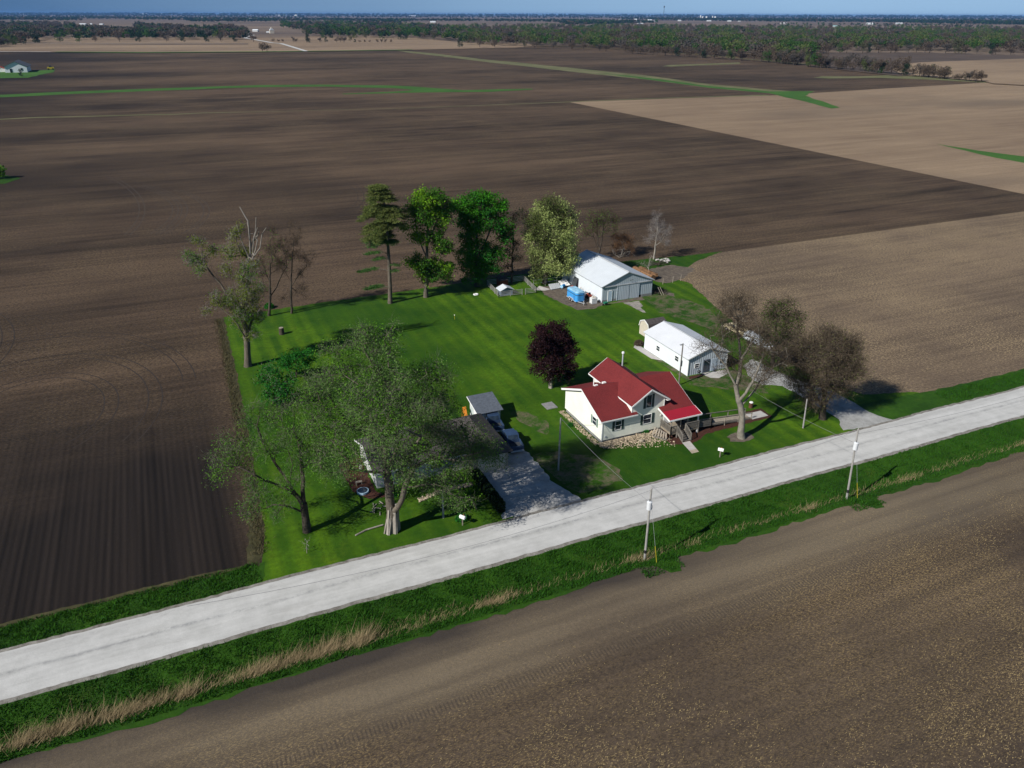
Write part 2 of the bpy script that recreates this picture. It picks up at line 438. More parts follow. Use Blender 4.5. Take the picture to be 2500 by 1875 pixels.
class MB:
    def __init__(s): s.v = []; s.f = []

    def add(s, vs, fs):
        o = len(s.v); s.v += [tuple(v) for v in vs]; s.f += [[o + i for i in f] for f in fs]; return s

    def box(s, x0, x1, y0, y1, z0, z1):
        return s.add([(x, y, z) for z in (z0, z1) for y in (y0, y1) for x in (x0, x1)],
                     [(0, 2, 3, 1), (4, 5, 7, 6), (0, 1, 5, 4), (2, 6, 7, 3), (0, 4, 6, 2), (1, 3, 7, 5)])

    def prism(s, poly, a, b):
        """extrude 3-D polygon points by vector b-a"""
        n = len(poly); d = Vector(b) - Vector(a)
        P = [Vector(p) for p in poly]
        return s.add(P + [p + d for p in P], [list(range(n))[::-1], list(range(n, 2 * n))] + [[i, (i + 1) % n, n + (i + 1) % n, n + i] for i in range(n)])

    def slab(s, quad, th):
        q = [Vector(p) for p in quad]; nrm = (q[1] - q[0]).cross(q[2] - q[0]).normalized()
        if nrm.z < 0: nrm = -nrm
        return s.prism(q, (0, 0, 0), -nrm * th)

    def bar(s, a, b, wd, ht=None):
        a, b = Vector(a), Vector(b); ht = ht or wd; d = (b - a).normalized()
        u = d.cross(Vector((0, 0, 1)));
        if u.length < .01: u = Vector((1, 0, 0))
        u.normalize(); t = u.cross(d).normalized()
        c = [u * sx * wd / 2 + t * sy * ht / 2 for sx, sy in ((-1, -1), (1, -1), (1, 1), (-1, 1))]
        return s.prism([a + k for k in c], a, b)

    def cyl(s, a, b, r0, r1=None, n=10):
        a, b = Vector(a), Vector(b); r1 = r0 if r1 is None else r1; d = (b - a).normalized()
        u = d.cross(Vector((0, 0, 1)));
        if u.length < .01: u = Vector((1, 0, 0))
        u.normalize(); t = u.cross(d)
        A = [a + (u * math.cos(2 * math.pi * i / n) + t * math.sin(2 * math.pi * i / n)) * r0 for i in range(n)]
        B = [b + (u * math.cos(2 * math.pi * i / n) + t * math.sin(2 * math.pi * i / n)) * r1 for i in range(n)]
        return s.add(A + B, [list(range(n))[::-1], list(range(n, 2 * n))] + [[i, (i + 1) % n, n + (i + 1) % n, n + i] for i in range(n)])

    def tube(s, pts, r, n=5):
        for a, b in zip(pts, pts[1:]): s.cyl(a, b, r, r, n)
        return s

    def rock(s, c, r, rg, flat=.6):
        o = len(s.v); import_v = []
        t = (1 + 5 ** .5) / 2
        for x, y, z in [(-1, t, 0), (1, t, 0), (-1, -t, 0), (1, -t, 0), (0, -1, t), (0, 1, t), (0, -1, -t), (0, 1, -t), (t, 0, -1), (t, 0, 1), (-t, 0, -1), (-t, 0, 1)]:
            k = r / 1.9 * rg.uniform(.7, 1.2); import_v.append((c[0] + x * k, c[1] + y * k, c[2] + z * k * flat))
        return s.add(import_v, [(0, 11, 5), (0, 5, 1), (0, 1, 7), (0, 7, 10), (0, 10, 11), (1, 5, 9), (5, 11, 4), (11, 10, 2), (10, 7, 6), (7, 1, 8), (3, 9, 4), (3, 4, 2), (3, 2, 6), (3, 6, 8), (3, 8, 9), (4, 9, 5), (2, 4, 11), (6, 2, 10), (8, 6, 7), (9, 8, 1)])

    def build(s, name, mat, parent=None, smooth=False):
        me = bpy.data.meshes.new(name); off = Vector((0, 0, 0)) if parent is None else parent_loc(parent)
        me.from_pydata([tuple(Vector(v) - off) for v in s.v], [], s.f); me.materials.append(mat)
        if smooth:
            for p in me.polygons: p.use_smooth = True
        me.update(); return link(name, me, parent)


def rough(poly, amp, step, seed=0):
    rg = random.Random(seed); out = []
    for i, a in enumerate(poly):
        b = poly[(i + 1) % len(poly)]; a = Vector(a[:2]); b = Vector(b[:2]); L = (b - a).length
        n = max(1, min(260, int(L / step))); nr = Vector((-(b - a).y, (b - a).x)).normalized() if L > 0 else Vector((0, 0)); ph = rg.uniform(0, 9)
        for k in range(n):
            t = k / n; q = t * L
            d = amp * (.5 * math.sin(q * 1.1 / step + ph) * math.sin(q * .37 / step + 2 * ph) + rg.uniform(-.6, .6)) if 0 < k else 0
            out.append(a.lerp(b, t) + nr * d)
    return out


def sheet(name, poly, z, mat, amp=0, step=1, seed=0):
    P = rough(poly, amp, step, seed) if amp else [Vector(p[:2]) for p in poly]
    tris = tessellate_polygon([[Vector((p.x, p.y, 0)) for p in P]])
    me = bpy.data.meshes.new(name); me.from_pydata([(p.x, p.y, z) for p in P], [], [list(t) for t in tris]); me.materials.append(mat)
    me.update()
    # all faces upwards
    if me.polygons and sum(p.normal.z for p in me.polygons) < 0: me.flip_normals()
    o = link(name, me); o['kind'] = 'structure'; return o


def ribbon(name, pts, wd, z, mat, seed=3):
    P = [Vector(p[:2]) for p in pts]; L = []; R = []; rg = random.Random(seed)
    for i, p in enumerate(P):
        d = (P[min(i + 1, len(P) - 1)] - P[max(i - 1, 0)]).normalized(); n = Vector((-d.y, d.x)); w_ = (wd[i] if isinstance(wd, list) else wd) / 2
        L.append(p + n * w_ * rg.uniform(.85, 1.15)); R.append(p - n * w_ * rg.uniform(.85, 1.15))
    V = [(q.x, q.y, z) for pr in zip(L, R) for q in pr]
    f = [[2 * i, 2 * i + 1, 2 * i + 3, 2 * i + 2] for i in range(len(P) - 1)]
    me = bpy.data.meshes.new(name); me.from_pydata(V, [], f); me.materials.append(mat); me.update()
    if sum(p.normal.z for p in me.polygons) < 0: me.flip_normals()
    o = link(name, me); o['kind'] = 'structure'; return o


def GV(l, z=0): return [G(x, y, z) for x, y in l]

# ------------------------------------------------------------------ ground
BIG = 34000
PROF = [(54.1, 0), (54.6, -.10), (55.2, -.38), (56.2, -.85), (57.4, -.8), (59.0, -.3), (60.0, 0), (60.7, 0)]


def gz(y):
    if y <= PROF[0][0] or y >= PROF[-1][0]: return 0
    for (a, za), (b, zb) in zip(PROF, PROF[1:]):
        if a <= y <= b: return za + (zb - za) * (y - a) / (b - a)


def strip_sheet(name, ys, x0, x1, dz, mat, nx=1, edge=0):
    V = []; rg = random.Random(5)
    for y in ys:
        for i in range(nx + 1):
            x = x0 + (x1 - x0) * i / nx; yy = y
            if edge and (y == ys[0] or y == ys[-1]): yy = y + rg.uniform(-edge, edge) + edge * math.sin(x * .21)
            V.append((x, yy, gz(yy) + dz))
    f = [[j * (nx + 1) + i, j * (nx + 1) + i + 1, (j + 1) * (nx + 1) + i + 1, (j + 1) * (nx + 1) + i] for j in range(len(ys) - 1) for i in range(nx)]
    me = bpy.data.meshes.new(name); me.from_pydata(V, [], f); me.materials.append(mat); me.update()
    if me.polygons[0].normal.z < 0: me.flip_normals()
    o = link(name, me); o['kind'] = 'structure'; return o


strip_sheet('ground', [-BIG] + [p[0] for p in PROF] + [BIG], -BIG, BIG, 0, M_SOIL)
# foreground field, south of the ditch
sheet('foreground_field', [(-500, -400), (900, -400), (900, 54.05), (-500, 54.05)], .006, M_FORE)
strip_sheet('ditch_grass', [53.5, 54.1, 54.6, 55.2, 56.2, 57.4, 59.0, 60.0, 60.6], -420, 900, .022, M_VERGE, 1400, .28)
# tufts of turf that run out into the field round the two roadside poles
for px_ in (41.0, 69.5):
    sheet('pole_turf', [(px_ - 3.2, 54.3), (px_ - .8, 53.5), (px_ + .2, 51.8), (px_ + 1.4, 51.6), (px_ + 1.9, 53.2), (px_ + 3, 54.3)], .034, M_VERGE, .15, .5, 4)
strip_sheet('gravel_margin', [60.1, 60.4, 60.7, 67.25], -420, 1500, .03, M_MARGIN, 3200, .09)
strip_sheet('gravel_road', [60.62, 64.0, 66.8], -420, 1500, .042, M_GRAVEL, 3200, .07)
# roadside verge beside the fields
sheet('verge', [(-420, 66.7), (2.4, 66.7), (3.3, 70.6), (-3, 70.9), (-10, 70.7), (-420, 70.5)], .018, M_VERGE, .22, .8, 2)
# stubble field east of the yard
sheet('stubble_field', [(86, 69), (1500, 69), (1500, 147.3), (117, 147.3), (108, 143), (98, 132), (86, 112)], .005, M_STUB)
sheet('verge', [(84, 66.7), (1500, 66.7), (1500, 71.3), (150, 71.2), (106, 71.6), (84, 73)], .019, M_VERGE, .25, .9, 6)
# yard lawn
east = GV([(1560, 543), (1502, 566), (1478, 582), (1452, 600), (1490, 612), (1520, 640), (1560, 676), (1606, 715), (1680, 770), (1790, 830), (1865, 852)])
lawn = [(2.3, 66.9), (3.8, 75), (5.2, 100), (6.2, 130), (6.6, 148.6), (24, 149.4), (45, 149.8), (70, 150.5), (100, 149.8), (112, 148.2)] + [tuple(p[:2]) for p in east] + [(100, 72.4), (104, 66.9)]
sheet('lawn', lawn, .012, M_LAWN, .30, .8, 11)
sheet('field_margin', [(2.6, 70), (3.9, 76), (5.2, 100), (6.2, 130), (6.6, 148), (5.4, 148), (4.9, 130), (3.6, 100), (2.4, 78), (1.5, 71)], .020, M_ROUGH, .28, .6, 12)
sheet('field_margin', [(1.2, 70.8), (-6, 71.2), (-20, 71.2), (-60, 71), (-60, 70.5), (-20, 70.6), (1, 70.3)], .021, M_ROUGH, .2, .6, 13)
sheet('bare_soil', [tuple(p[:2]) for p in GV([(1385, 585), (1450, 572), (1500, 580), (1480, 600), (1440, 612), (1395, 604)])], .017, M_DIRT, .5, .8, 15)
# gravel drives
d1 = GV([(1950, 912), (1897, 898), (1860, 880), (1800, 845), (1740, 826), (1683, 804), (1625, 776), (1604, 790), (1616, 812), (1645, 832), (1690, 834), (1730, 856), (1786, 890), (1812, 906), (1822, 930)])
sheet('gravel_drive', d1, .024, M_DRIVE, .25, .7, 21)
d2 = GV([(1096, 980), (1130, 968), (1146, 985), (1168, 1010), (1195, 1042), (1255, 1078), (1240, 1100), (1086, 1122), (1089, 1106), (1064, 1062), (1036, 1024)])
sheet('gravel_drive', d2, .026, M_DRIVE2, .3, .6, 22)
sheet('worn_lawn', GV([(1150, 985), (1205, 975), (1290, 985), (1340, 1015), (1345, 1040), (1255, 1066), (1222, 1052), (1175, 1010)]), .021, M_WORN, .5, .8, 23)
sheet('worn_lawn', GV([(1095, 885), (1140, 890), (1185, 915), (1180, 940), (1130, 915)]), .021, M_WORN, .5, .8, 24)
sheet('worn_lawn', GV([(1385, 640), (1420, 630), (1520, 660), (1565, 700), (1540, 712), (1470, 690), (1420, 672)]), .022, M_WORN, .5, .8, 25)
sheet('worn_lawn', GV([(1480, 815), (1590, 800), (1640, 830), (1660, 850), (1560, 840), (1490, 832)]), .022, M_WORN, .4, .8, 26)
sheet('bare_soil', [(70, 125.2), (73, 124.6), (77, 126), (77, 140), (70, 141), (68, 136)], .02, M_DIRT, .3, .8, 27)
sheet('bare_soil', [(76, 126.2), (92, 124.4), (93, 126), (90, 130), (88, 130), (88, 127.2)], .021, M_DIRT, .3, .8, 28)
sheet('concrete_slab', [(80.4, 125.4), (83.8, 125.0), (83.0, 122.2), (82.0, 121.6), (81.4, 118.6), (80.9, 119.0), (80.7, 122)], .027, paint('dusty_concrete', (.27, .25, .22), .5, .95, .9), .25, .5, 29)
sheet('concrete_slab', [(69.9, 104.8), (70.0, 99.4), (71.3, 98.0), (71.3, 106.2)], .03, M_CONC)
sheet('shed_path', [(70.4, 99), (71.4, 97.8), (71.4, 91), (75, 88.6), (73.4, 88.4), (70.4, 91)], .024, M_WORN, .15, .5, 31)
sheet('concrete_slab', [(74.0, 91.2), (78.6, 90.9), (78.4, 89.6), (75.6, 88.6), (74.4, 89.2)], .031, M_CONC, .05, .5, 32)
# mulch beds
sheet('mulch_bed', [(56.4, 78), (56.5, 73.9), (59, 73.1), (61, 73.6), (62.5, 74.5), (74.4, 74.8), (74.6, 77.6), (62, 77.4), (62, 78)], .028, M_MULCH, .12, .4, 33)
sheet('mulch_bed', [(71.6, 91.0), (74.6, 90.9), (73.6, 90.1), (71, 90.2)], .029, M_MULCH, .1, .4, 34)
sheet('mulch_bed', [(17.4, 79), (17.6, 88), (14.6, 87), (14.8, 80), (16.2, 77.6), (18.4, 77.2)], .029, M_MULCH, .15, .4, 35)
sheet('tree_ring', [(66.3 + 1.9 * math.cos(a * .5) * (1 + .2 * math.sin(a * 3)), 71.9 + 1.3 * math.sin(a * .5)) for a in range(12)], .03, M_CONC2 and M_DIRT, .1, .3, 36)
sheet('concrete_path', [(58.1, 73.8), (59.35, 73.8), (58.9, 71.7), (57.75, 71.7)], .034, M_CONC)
sheet('brick_path', [(57.75, 71.7), (58.9, 71.7), (58.75, 70.9), (57.6, 70.9)], .036, M_TAN)

# ---- distant fields
sheet('pale_field', [(254, 147.3), (254, 477)] + [tuple(G(*p)[:2]) for p in [(1600, 208), (1680, 206), (1900, 192), (2140, 178)]] + [tuple(G(*p)[:2]) for p in [(2000, 152), (2212, 124), (2700, 118)]] + [(3000, 147.3)], .03, M_PALE)
far = lambda l: [tuple(G(*p)[:2]) for p in l]
sheet('far_fields', far([(-400, 113), (20, 113), (307, 114), (566, 112.6), (856, 109), (870, 103), (1000, 103), (1115, 103.5), (1161, 98.8), (1300, 98), (1450, 104), (1900, 140), (2212, 122), (2700, 120), (3400, 37.5), (1100, 34), (-900, 31.5)]), .25, M_FAR)
sheet('pale_field', far([(-60, 110), (0, 100), (38, 88.5), (84, 82), (538, 82), (640, 80), (800, 78), (900, 82), (990, 92), (1120, 93), (1161, 98.6), (1115, 103.5), (907, 108), (856, 109), (566, 112.4), (307, 113.6), (0, 112.6)]), .5, M_PALE)
sheet('dark_field', far([(1700, 118), (1774, 114), (1989, 114), (2212, 121), (2600, 130), (2600, 142), (1940, 165), (1800, 150)]), .45, paint('brown_soil', (.085, .062, .048), .3, .95, .02))
sheet('pale_field', far([(1925, 150), (1946, 140), (1989, 135.5), (2212, 127.5), (2600, 134), (2600, 207), (2145, 182), (2125, 177), (1950, 163)]), .62, M_PALE)
sheet('brown_field', far([(30, 91.5), (60, 96), (330, 97.5), (536, 97), (536, 94), (200, 93)]), .8, M_FAR)
sheet('grass_waterway', far([(-80, 209), (0, 205), (150, 198), (300, 192.5), (450, 187.5), (560, 184), (700, 183), (850, 185), (920, 189), (1000, 195), (1080, 193), (1150, 191.6), (1150, 193.6), (1060, 198.5), (960, 199.5), (860, 201), (740, 204), (740, 202.4), (850, 198), (895, 195), (850, 190.5), (700, 187), (560, 188.5), (450, 192), (300, 197.5), (150, 203.5), (0, 210.5), (-80, 214)]), .08, M_FARGRASS, 1.5, 12, 41)
ribbon('field_edge_grass', [G(*p) for p in [(-60, 262), (0, 258), (80, 254), (150, 252.5), (210, 251), (300, 248.5), (380, 247), (440, 244), (570, 241.5)]], [4.5, 4, 4.5, 3.6, 4, 3.5, 3.6, 3, 1.5], .07, M_DRYGRASS)
ribbon('field_edge_grass', [G(*p) for p in [(570, 241.5), (900, 233), (1240, 220), (1400, 213), (1520, 209.5), (1660, 206)]], [1.2, 1.4, 3, 3, 3.5, 6], .06, M_DRYGRASS)
sheet('drainage_ditch', far([(820, 101.5), (856, 108.5), (933, 115), (1060, 130), (1097, 133), (1251, 148.5), (1404, 164), (1532, 182), (1663, 193.5), (1707, 197), (1760, 197), (1739, 207), (1815, 233), (1795, 235), (1727, 217), (1679, 206), (1663, 202), (1532, 190), (1404, 173), (1251, 157), (1097, 139), (1060, 135.5), (958, 122.5), (881, 113.5), (840, 106)]), .09, M_DRYGRASS, 1.5, 10, 42)
sheet('drainage_ditch', far([(1300, 158), (1404, 168.5), (1532, 186), (1663, 198), (1707, 197.2), (1757, 197.4), (1739, 207), (1813, 232.5), (1797, 234.5), (1727, 216.6), (1679, 205.6), (1663, 201.6), (1532, 189.6), (1404, 172.6)]), .12, M_FARGRASS, 1.5, 8, 43)
sheet('grass_waterway', far([(2023, 311), (2110, 325), (2212, 338), (2400, 362), (2400, 382), (2212, 352), (2150, 341), (2087, 326)]), .06, M_FARGRASS, .6, 6, 44)
sheet('grass_waterway', far([(1430, 143.5), (1445, 140.5), (1520, 138), (1597, 135), (1600, 138), (1520, 141), (1450, 144)]), .11, M_DRYGRASS, 1, 8, 45)
sheet('grass_waterway', far([(1757, 168), (1775, 165), (1860, 165), (1945, 161), (1990, 165), (2140, 174), (2130, 179), (2000, 172), (1900, 168.5), (1790, 170)]), .11, M_DRYGRASS, 1, 8, 46)
sheet('farm_lawn', far([(-90, 156), (60, 154), (118, 150), (116, 156), (95, 160), (62, 168), (-90, 171)]), .13, M_FARGRASS, 1.5, 6, 47)
sheet('weedy_patch', far([(-60, 376), (0, 378), (40, 383), (42, 387), (10, 397), (-60, 402)]), .05, M_VERGE, .6, 1.5, 48)
ribbon('farm_road', [G(*p) for p in [(500, 66), (515, 69.5), (536, 74), (548, 77), (534, 80.5), (529, 83), (550, 86.5), (587, 93.4), (607, 95), (630, 102), (661, 112)]], [11, 10, 9, 9, 9, 8, 8, 8, 7, 7, 7], 1.0, M_GRAVEL)
ribbon('farm_road', [G(*p) for p in [(-30, 112.6), (20, 113), (60, 113), (110, 113.4)]], 7, .9, M_GRAVEL)
ribbon('grassy_bank', [G(*p) for p in [(120, 113), (307, 114.3), (440, 113.4), (566, 112.6), (700, 111), (856, 109), (890, 108)]], [14, 20, 18, 18, 16, 14, 10], .7, M_FARGRASS)
ribbon('grassy_bank', [G(*p) for p in [(1161, 99), (1300, 104), (1420, 111), (1520, 119), (1640, 130), (1760, 140), (1880, 152), (1960, 160)]], 5, .12, M_DRYGRASS)
# pale curved wheel marks turned into the tilled soil
TRK = paint('wheel_marks', (.058, .045, .037), .3, .95)
for cx, (xa, ya), (xb, yb), (xm, ym) in [(0, (240, 385), (268, 508), (300, 440)), (0, (290, 400), (325, 505), (372, 440)), (0, (310, 400), (345, 505), (392, 440)), (0, (375, 410), (395, 505), (440, 445))]:
    for off in (0, 12):
        pts = []
        for i in range(17):
            t = i / 16; a = (1 - t) ** 2; b = 2 * t * (1 - t); c = t * t
            mx, my = 2 * xm - (xa + xb) / 2, ym
            pts.append(G(a * xa + b * mx + c * xb + off, a * ya + b * my + c * yb))
        ribbon('wheel_marks', pts, .26, .012, TRK)

TRK2 = paint('wheel_marks_dark', (.036, .028, .024), .3, .95)
for (ax_, ay_), r1, r2, a0, a1 in (((-22, 118), 9, 13, -60, 200), ((-22, 118), 15, 21, -40, 170), ((-24, 122), 22, 28, 0, 150), ((-60, 150), 30, 34, -20, 120), ((-40, 250), 26, 36, 150, 300), ((30, 260), 28, 44, -70, 60)):
    for off in (0, 1.9):
        ribbon('wheel_marks', [(ax_ + (r1 + off) * math.cos(math.radians(a0 + (a1 - a0) * i / 30)), ay_ + (r2 + off) * math.sin(math.radians(a0 + (a1 - a0) * i / 30))) for i in range(31)], .18, .013, TRK2)
# ------------------------------------------------------------------ grass and reeds in the ditch
def blades(name, P, hgt, wd, mat, lean=.35, label=None, cat=None, seed=1, bend=None):
    rg = np.random.default_rng(seed); n = len(P); P = np.asarray(P)
    a = rg.uniform(0, 2 * np.pi, n); h = np.asarray(hgt) * rg.uniform(.6, 1.3, n)
    w_ = wd * rg.uniform(.7, 1.3, n)
    side = np.stack([np.cos(a), np.sin(a), np.zeros(n)], 1) * w_[:, None] / 2
    tip = P + np.stack([rg.normal(0, lean, n) * h, rg.normal(0, lean, n) * h, h], 1)
    if bend is not None: tip[:, 0] += bend[0] * h; tip[:, 1] += bend[1] * h; 
    V = np.stack([P - side, P + side, tip], 1).reshape(-1, 3)
    o = np_obj(name, V, np.arange(3 * n).reshape(-1, 3), mat)
    o['kind'] = 'stuff'; o['label'] = label; o['category'] = cat
    return o


R_ = np.random.default_rng(3)
def strip_pts(n, x0, x1, y0, y1, pw=1.0):
    x = x0 + (x1 - x0) * R_.uniform(0, 1, n) ** pw; y = R_.uniform(y0, y1, n)
    return np.stack([x, y, np.array([gz(q) for q in y]) + .01], 1)

P = np.concatenate([strip_pts(62000, -32, 62, 53.7, 60.0), strip_pts(30000, 62, 160, 53.7, 60.0), strip_pts(16000, -45, 2.5, 67.3, 70.7), strip_pts(12000, 102, 160, 67.5, 71.0), strip_pts(900, 38.4, 43.2, 52.0, 54.2), strip_pts(900, 67.2, 71.8, 52.2, 54.2)])
cl = np.sin(P[:, 0] * 1.7 + 2 * np.sin(P[:, 1] * 1.3)) * np.sin(P[:, 0] * .47 + P[:, 1]) * .5 + .9
blades('grass_verge_blades', P, .26 * cl, .085, L_GRASS, .45, 'long green grass growing along the ditch and road verges', 'grass', 2)
pts = []; hh = []
for i in range(330):
    x = -34 + 165 * random.Random(i).random() ** 1.35
    dens = math.sin(x * .33) + math.sin(x * .81 + 1) + (1.0 if x < 6 else -.2 if x < 24 else -1.0)
    if dens < .1: continue
    yc = 55.5 + .25 * math.sin(x * .3) + rnd.uniform(-.45, .55)
    big = 1.15 if x < 10 else .6
    for k in range(120 if x < 26 else 50):
        yy_ = yc + rnd.gauss(0, .42); pts.append((x + rnd.gauss(0, .6), yy_, gz(yy_) + .02)); hh.append(big * rnd.uniform(.3, 1) * (1.15 + .5 * math.sin(x * 2.1)))
dp = np.concatenate([strip_pts(3000, -32, 20, 54.6, 57.2), strip_pts(1500, 20, 110, 54.9, 56.6)])
pts += [tuple(q) for q in dp]; hh += [.55] * len(dp)
blades('dry_reed_clumps', pts, np.array(hh) * .8, .034, L_REED, .55, 'straw coloured dry reeds lying over in the roadside ditch', 'reeds', 5, (.6, .25))
# straw bits lying on the foreground field
n = 120000
x = R_.uniform(-35, 130, n); y = 52 - 46 * R_.uniform(0, 1, n)
ok = (np.sin(x * .13 + 2 * np.sin(y * .11)) + np.sin(y * .21 + x * .05) + .8 * np.sin(x * .61 + 1.7 * np.sin(y * .53)) + R_.normal(0, .7, n)) > 1.0
ok &= (y < 46 + R_.normal(0, 3, n)); x, y = x[ok], y[ok]; n = len(x); a = R_.uniform(-.9, .9, n); L = R_.uniform(.06, .2, n)
d = np.stack([np.cos(a) * L, np.sin(a) * L, R_.uniform(-.02, .05, n)], 1); s_ = np.stack([-np.sin(a), np.cos(a), 0 * a], 1) * .013
c0 = np.stack([x, y, np.full(n, .03)], 1)
o = np_obj('straw_litter', np.stack([c0 - s_, c0 + d - s_, c0 + d + s_, c0 + s_], 1).reshape(-1, 3), np.arange(4 * n).reshape(-1, 4), L_STRAW)
o['kind'] = 'stuff'; o['label'] = 'scattered pale straw bits on the brown foreground field'; o['category'] = 'straw'
# weeds along the field margin
P = [(3.0 + 2.6 * ((y - 72) / 76) ** .7 + rnd.gauss(0, .45), y, .02) for y in [72 + 76 * rnd.random() for _ in range(6000)]]
blades('dry_weed_edge', P, .3, .07, leafmat('weed_stems', (.05, .045, .02), (.13, .11, .06), .1), .5, 'dry weeds along the edge between lawn and tilled field', 'weeds', 6)

# ------------------------------------------------------------------ buildings
def window(par, ax, pl, a0, a1, z0, z1, shutters=0, out=-1, mull=True, trim=.05, smat=None):
    """window on the plane ax=pl spanning a0..a1; out = side it faces"""
    def bx(m, p0, p1, lo, hi, zz0, zz1):
        p0, p1 = sorted((pl + out * p0, pl + out * p1))
        if ax == 'y': m.box(lo, hi, p0, p1, zz0, zz1)
        else: m.box(p0, p1, lo, hi, zz0, zz1)
    fr = MB()
    bx(fr, -.02, .06, a0, a1, z0, z0 + trim); bx(fr, -.02, .06, a0, a1, z1 - trim, z1)
    bx(fr, -.02, .06, a0, a0 + trim, z0 + trim, z1 - trim); bx(fr, -.02, .06, a1 - trim, a1, z0 + trim, z1 - trim)
    if mull: bx(fr, -.02, .045, a0 + trim, a1 - trim, (z0 + z1) / 2 - .02, (z0 + z1) / 2 + .03)
    f = fr.build('window', M_WHITE, par)
    p = MB(); bx(p, -.01, .02, a0 + trim, a1 - trim, z0 + trim, z1 - trim); p.build('pane', M_GLASS, f)
    if shutters:
        for lo, hi in ((a0 - shutters - .03, a0 - .03), (a1 + .03, a1 + .03 + shutters)):
            m = MB(); bx(m, -.01, .05, lo, hi, z0 - .03, z1 + .03)
            for q in range(1, 12):
                zz = z0 + (z1 - z0) * q / 12; bx(m, .05, .065, lo + .04, hi - .04, zz - .02, zz + .02)
            m.build('shutter', smat or M_GREENSH, f)
    return f


def gable_y(m, x0, x1, y0, y1, ze, zr, zb=0, xr=None):
    xr = (x0 + x1) / 2 if xr is None else xr
    return m.prism([(x0, y0, zb), (x1, y0, zb), (x1, y0, ze), (xr, y0, zr), (x0, y0, ze)], (0, y0, 0), (0, y1, 0))


def gable_x(m, x0, x1, y0, y1, ze, zr, zb=0, yr=None):
    yr = (y0 + y1) / 2 if yr is None else yr
    return m.prism([(x0, y0, zb), (x0, y1, zb), (x0, y1, ze), (x0, yr, zr), (x0, y0, ze)], (x0, 0, 0), (x1, 0, 0))


# ---- farmhouse
hs_ = thing('farmhouse', 'cream sided farmhouse with red roof, cross gable and dark green shutters beside the gravel road', 'house', (54.8, 83, 0))
MB().box(48.08, 61.42, 77.98, 88.2, -.2, .52).build('foundation', M_CONC2, hs_)
m = MB(); gable_x(m, 48, 61.5, 77.9, 88.3, 3.45, 5.62, .5, 83.1); m.build('wall', M_SIDING, hs_)
m = MB(); gable_y(m, 52.45, 57.6, 77.894, 88.306, 5.1, 6.78, .505); m.build('wall', M_SIDING, hs_)
for q in ((47.96, 48.08, 77.86, 77.98, .5, 3.4), (47.96, 48.08, 88.2, 88.34, .5, 3.4), (57.53, 57.64, 77.86, 77.94, 3.4, 5.1), (52.41, 52.52, 77.86, 77.94, 3.5, 5.1)): MB().box(*q).build('corner_trim', M_WHITE, hs_)
RS = .415
m = MB()
m.slab([(47.55, 83.1, 5.98), (52.6, 83.1, 5.98), (52.6, 77.45, 5.98 - 5.65 * RS), (47.55, 77.45, 5.98 - 5.65 * RS)], .10)
m.slab([(52.5, 83.1, 5.98), (61.9, 83.1, 5.98), (61.9, 78.0, 5.98 - 5.1 * RS), (52.5, 78.0, 5.98 - 5.1 * RS)], .10)
m.slab([(57.3, 78.0, 5.98 - 5.1 * RS), (61.9, 78.0, 5.98 - 5.1 * RS), (61.9, 76.95, 5.98 - 6.15 * RS), (56.75, 76.95, 5.98 - 6.15 * RS), (56.75, 77.85, 5.98 - 5.25 * RS), (57.3, 77.85, 5.98 - 5.25 * RS)], .10)
m.slab([(52.5, 78.0, 5.98 - 5.1 * RS), (53.2, 78.0, 5.98 - 5.1 * RS), (53.2, 77.45, 5.98 - 5.65 * RS), (52.5, 77.45, 5.98 - 5.65 * RS)], .10)
m.slab([(47.55, 83.1, 5.98), (61.9, 83.1, 5.98), (61.9, 88.8, 5.98 - 5.7 * RS), (47.55, 88.8, 5.98 - 5.7 * RS)], .10)
roof = m.build('roof', M_SHINGLE, hs_)
m = MB()
m.slab([(55.02, 77.3, 7.05), (55.02, 88.95, 7.05), (52.0, 88.95, 5.07), (52.0, 77.3, 5.07)], .10)
m.slab([(55.02, 77.3, 7.05), (55.02, 88.95, 7.05), (58.04, 88.95, 5.07), (58.04, 77.3, 5.07)], .10)
roof2 = m.build('roof', M_SHINGLE, hs_)
# white rake, fascia and soffit boards
m = MB()
def board(a, b, h=.2, t=.05): m.bar(a, b, t, h)
dz = .13
board((47.52, 83.1, 5.98 - dz), (47.52, 77.42, 5.98 - dz - 5.68 * RS)); board((47.52, 83.1, 5.98 - dz), (47.52, 88.8, 5.98 - dz - 5.7 * RS), .26)
board((47.5, 77.42, 3.53), (53.2, 77.42, 3.53), .17); board((61.93, 83.1, 5.85), (61.93, 76.95, 5.85 - 6.15 * RS))
for y_ in (77.27, 88.98):
    board((55.02, y_, 6.93), (51.98, y_, 4.94), .2); board((55.02, y_, 6.93), (58.06, y_, 4.94), .2)
board((51.97, 77.25, 4.95), (51.97, 88.98, 4.95), .16); board((58.07, 77.25, 4.95), (58.07, 88.98, 4.95), .16)
for x0, x1 in ((51.98, 52.44), (57.62, 58.06)): m.box(x0, x1, 77.3, 77.88, 4.83, 4.87)
m.build('trim_board', M_WHITE, hs_)
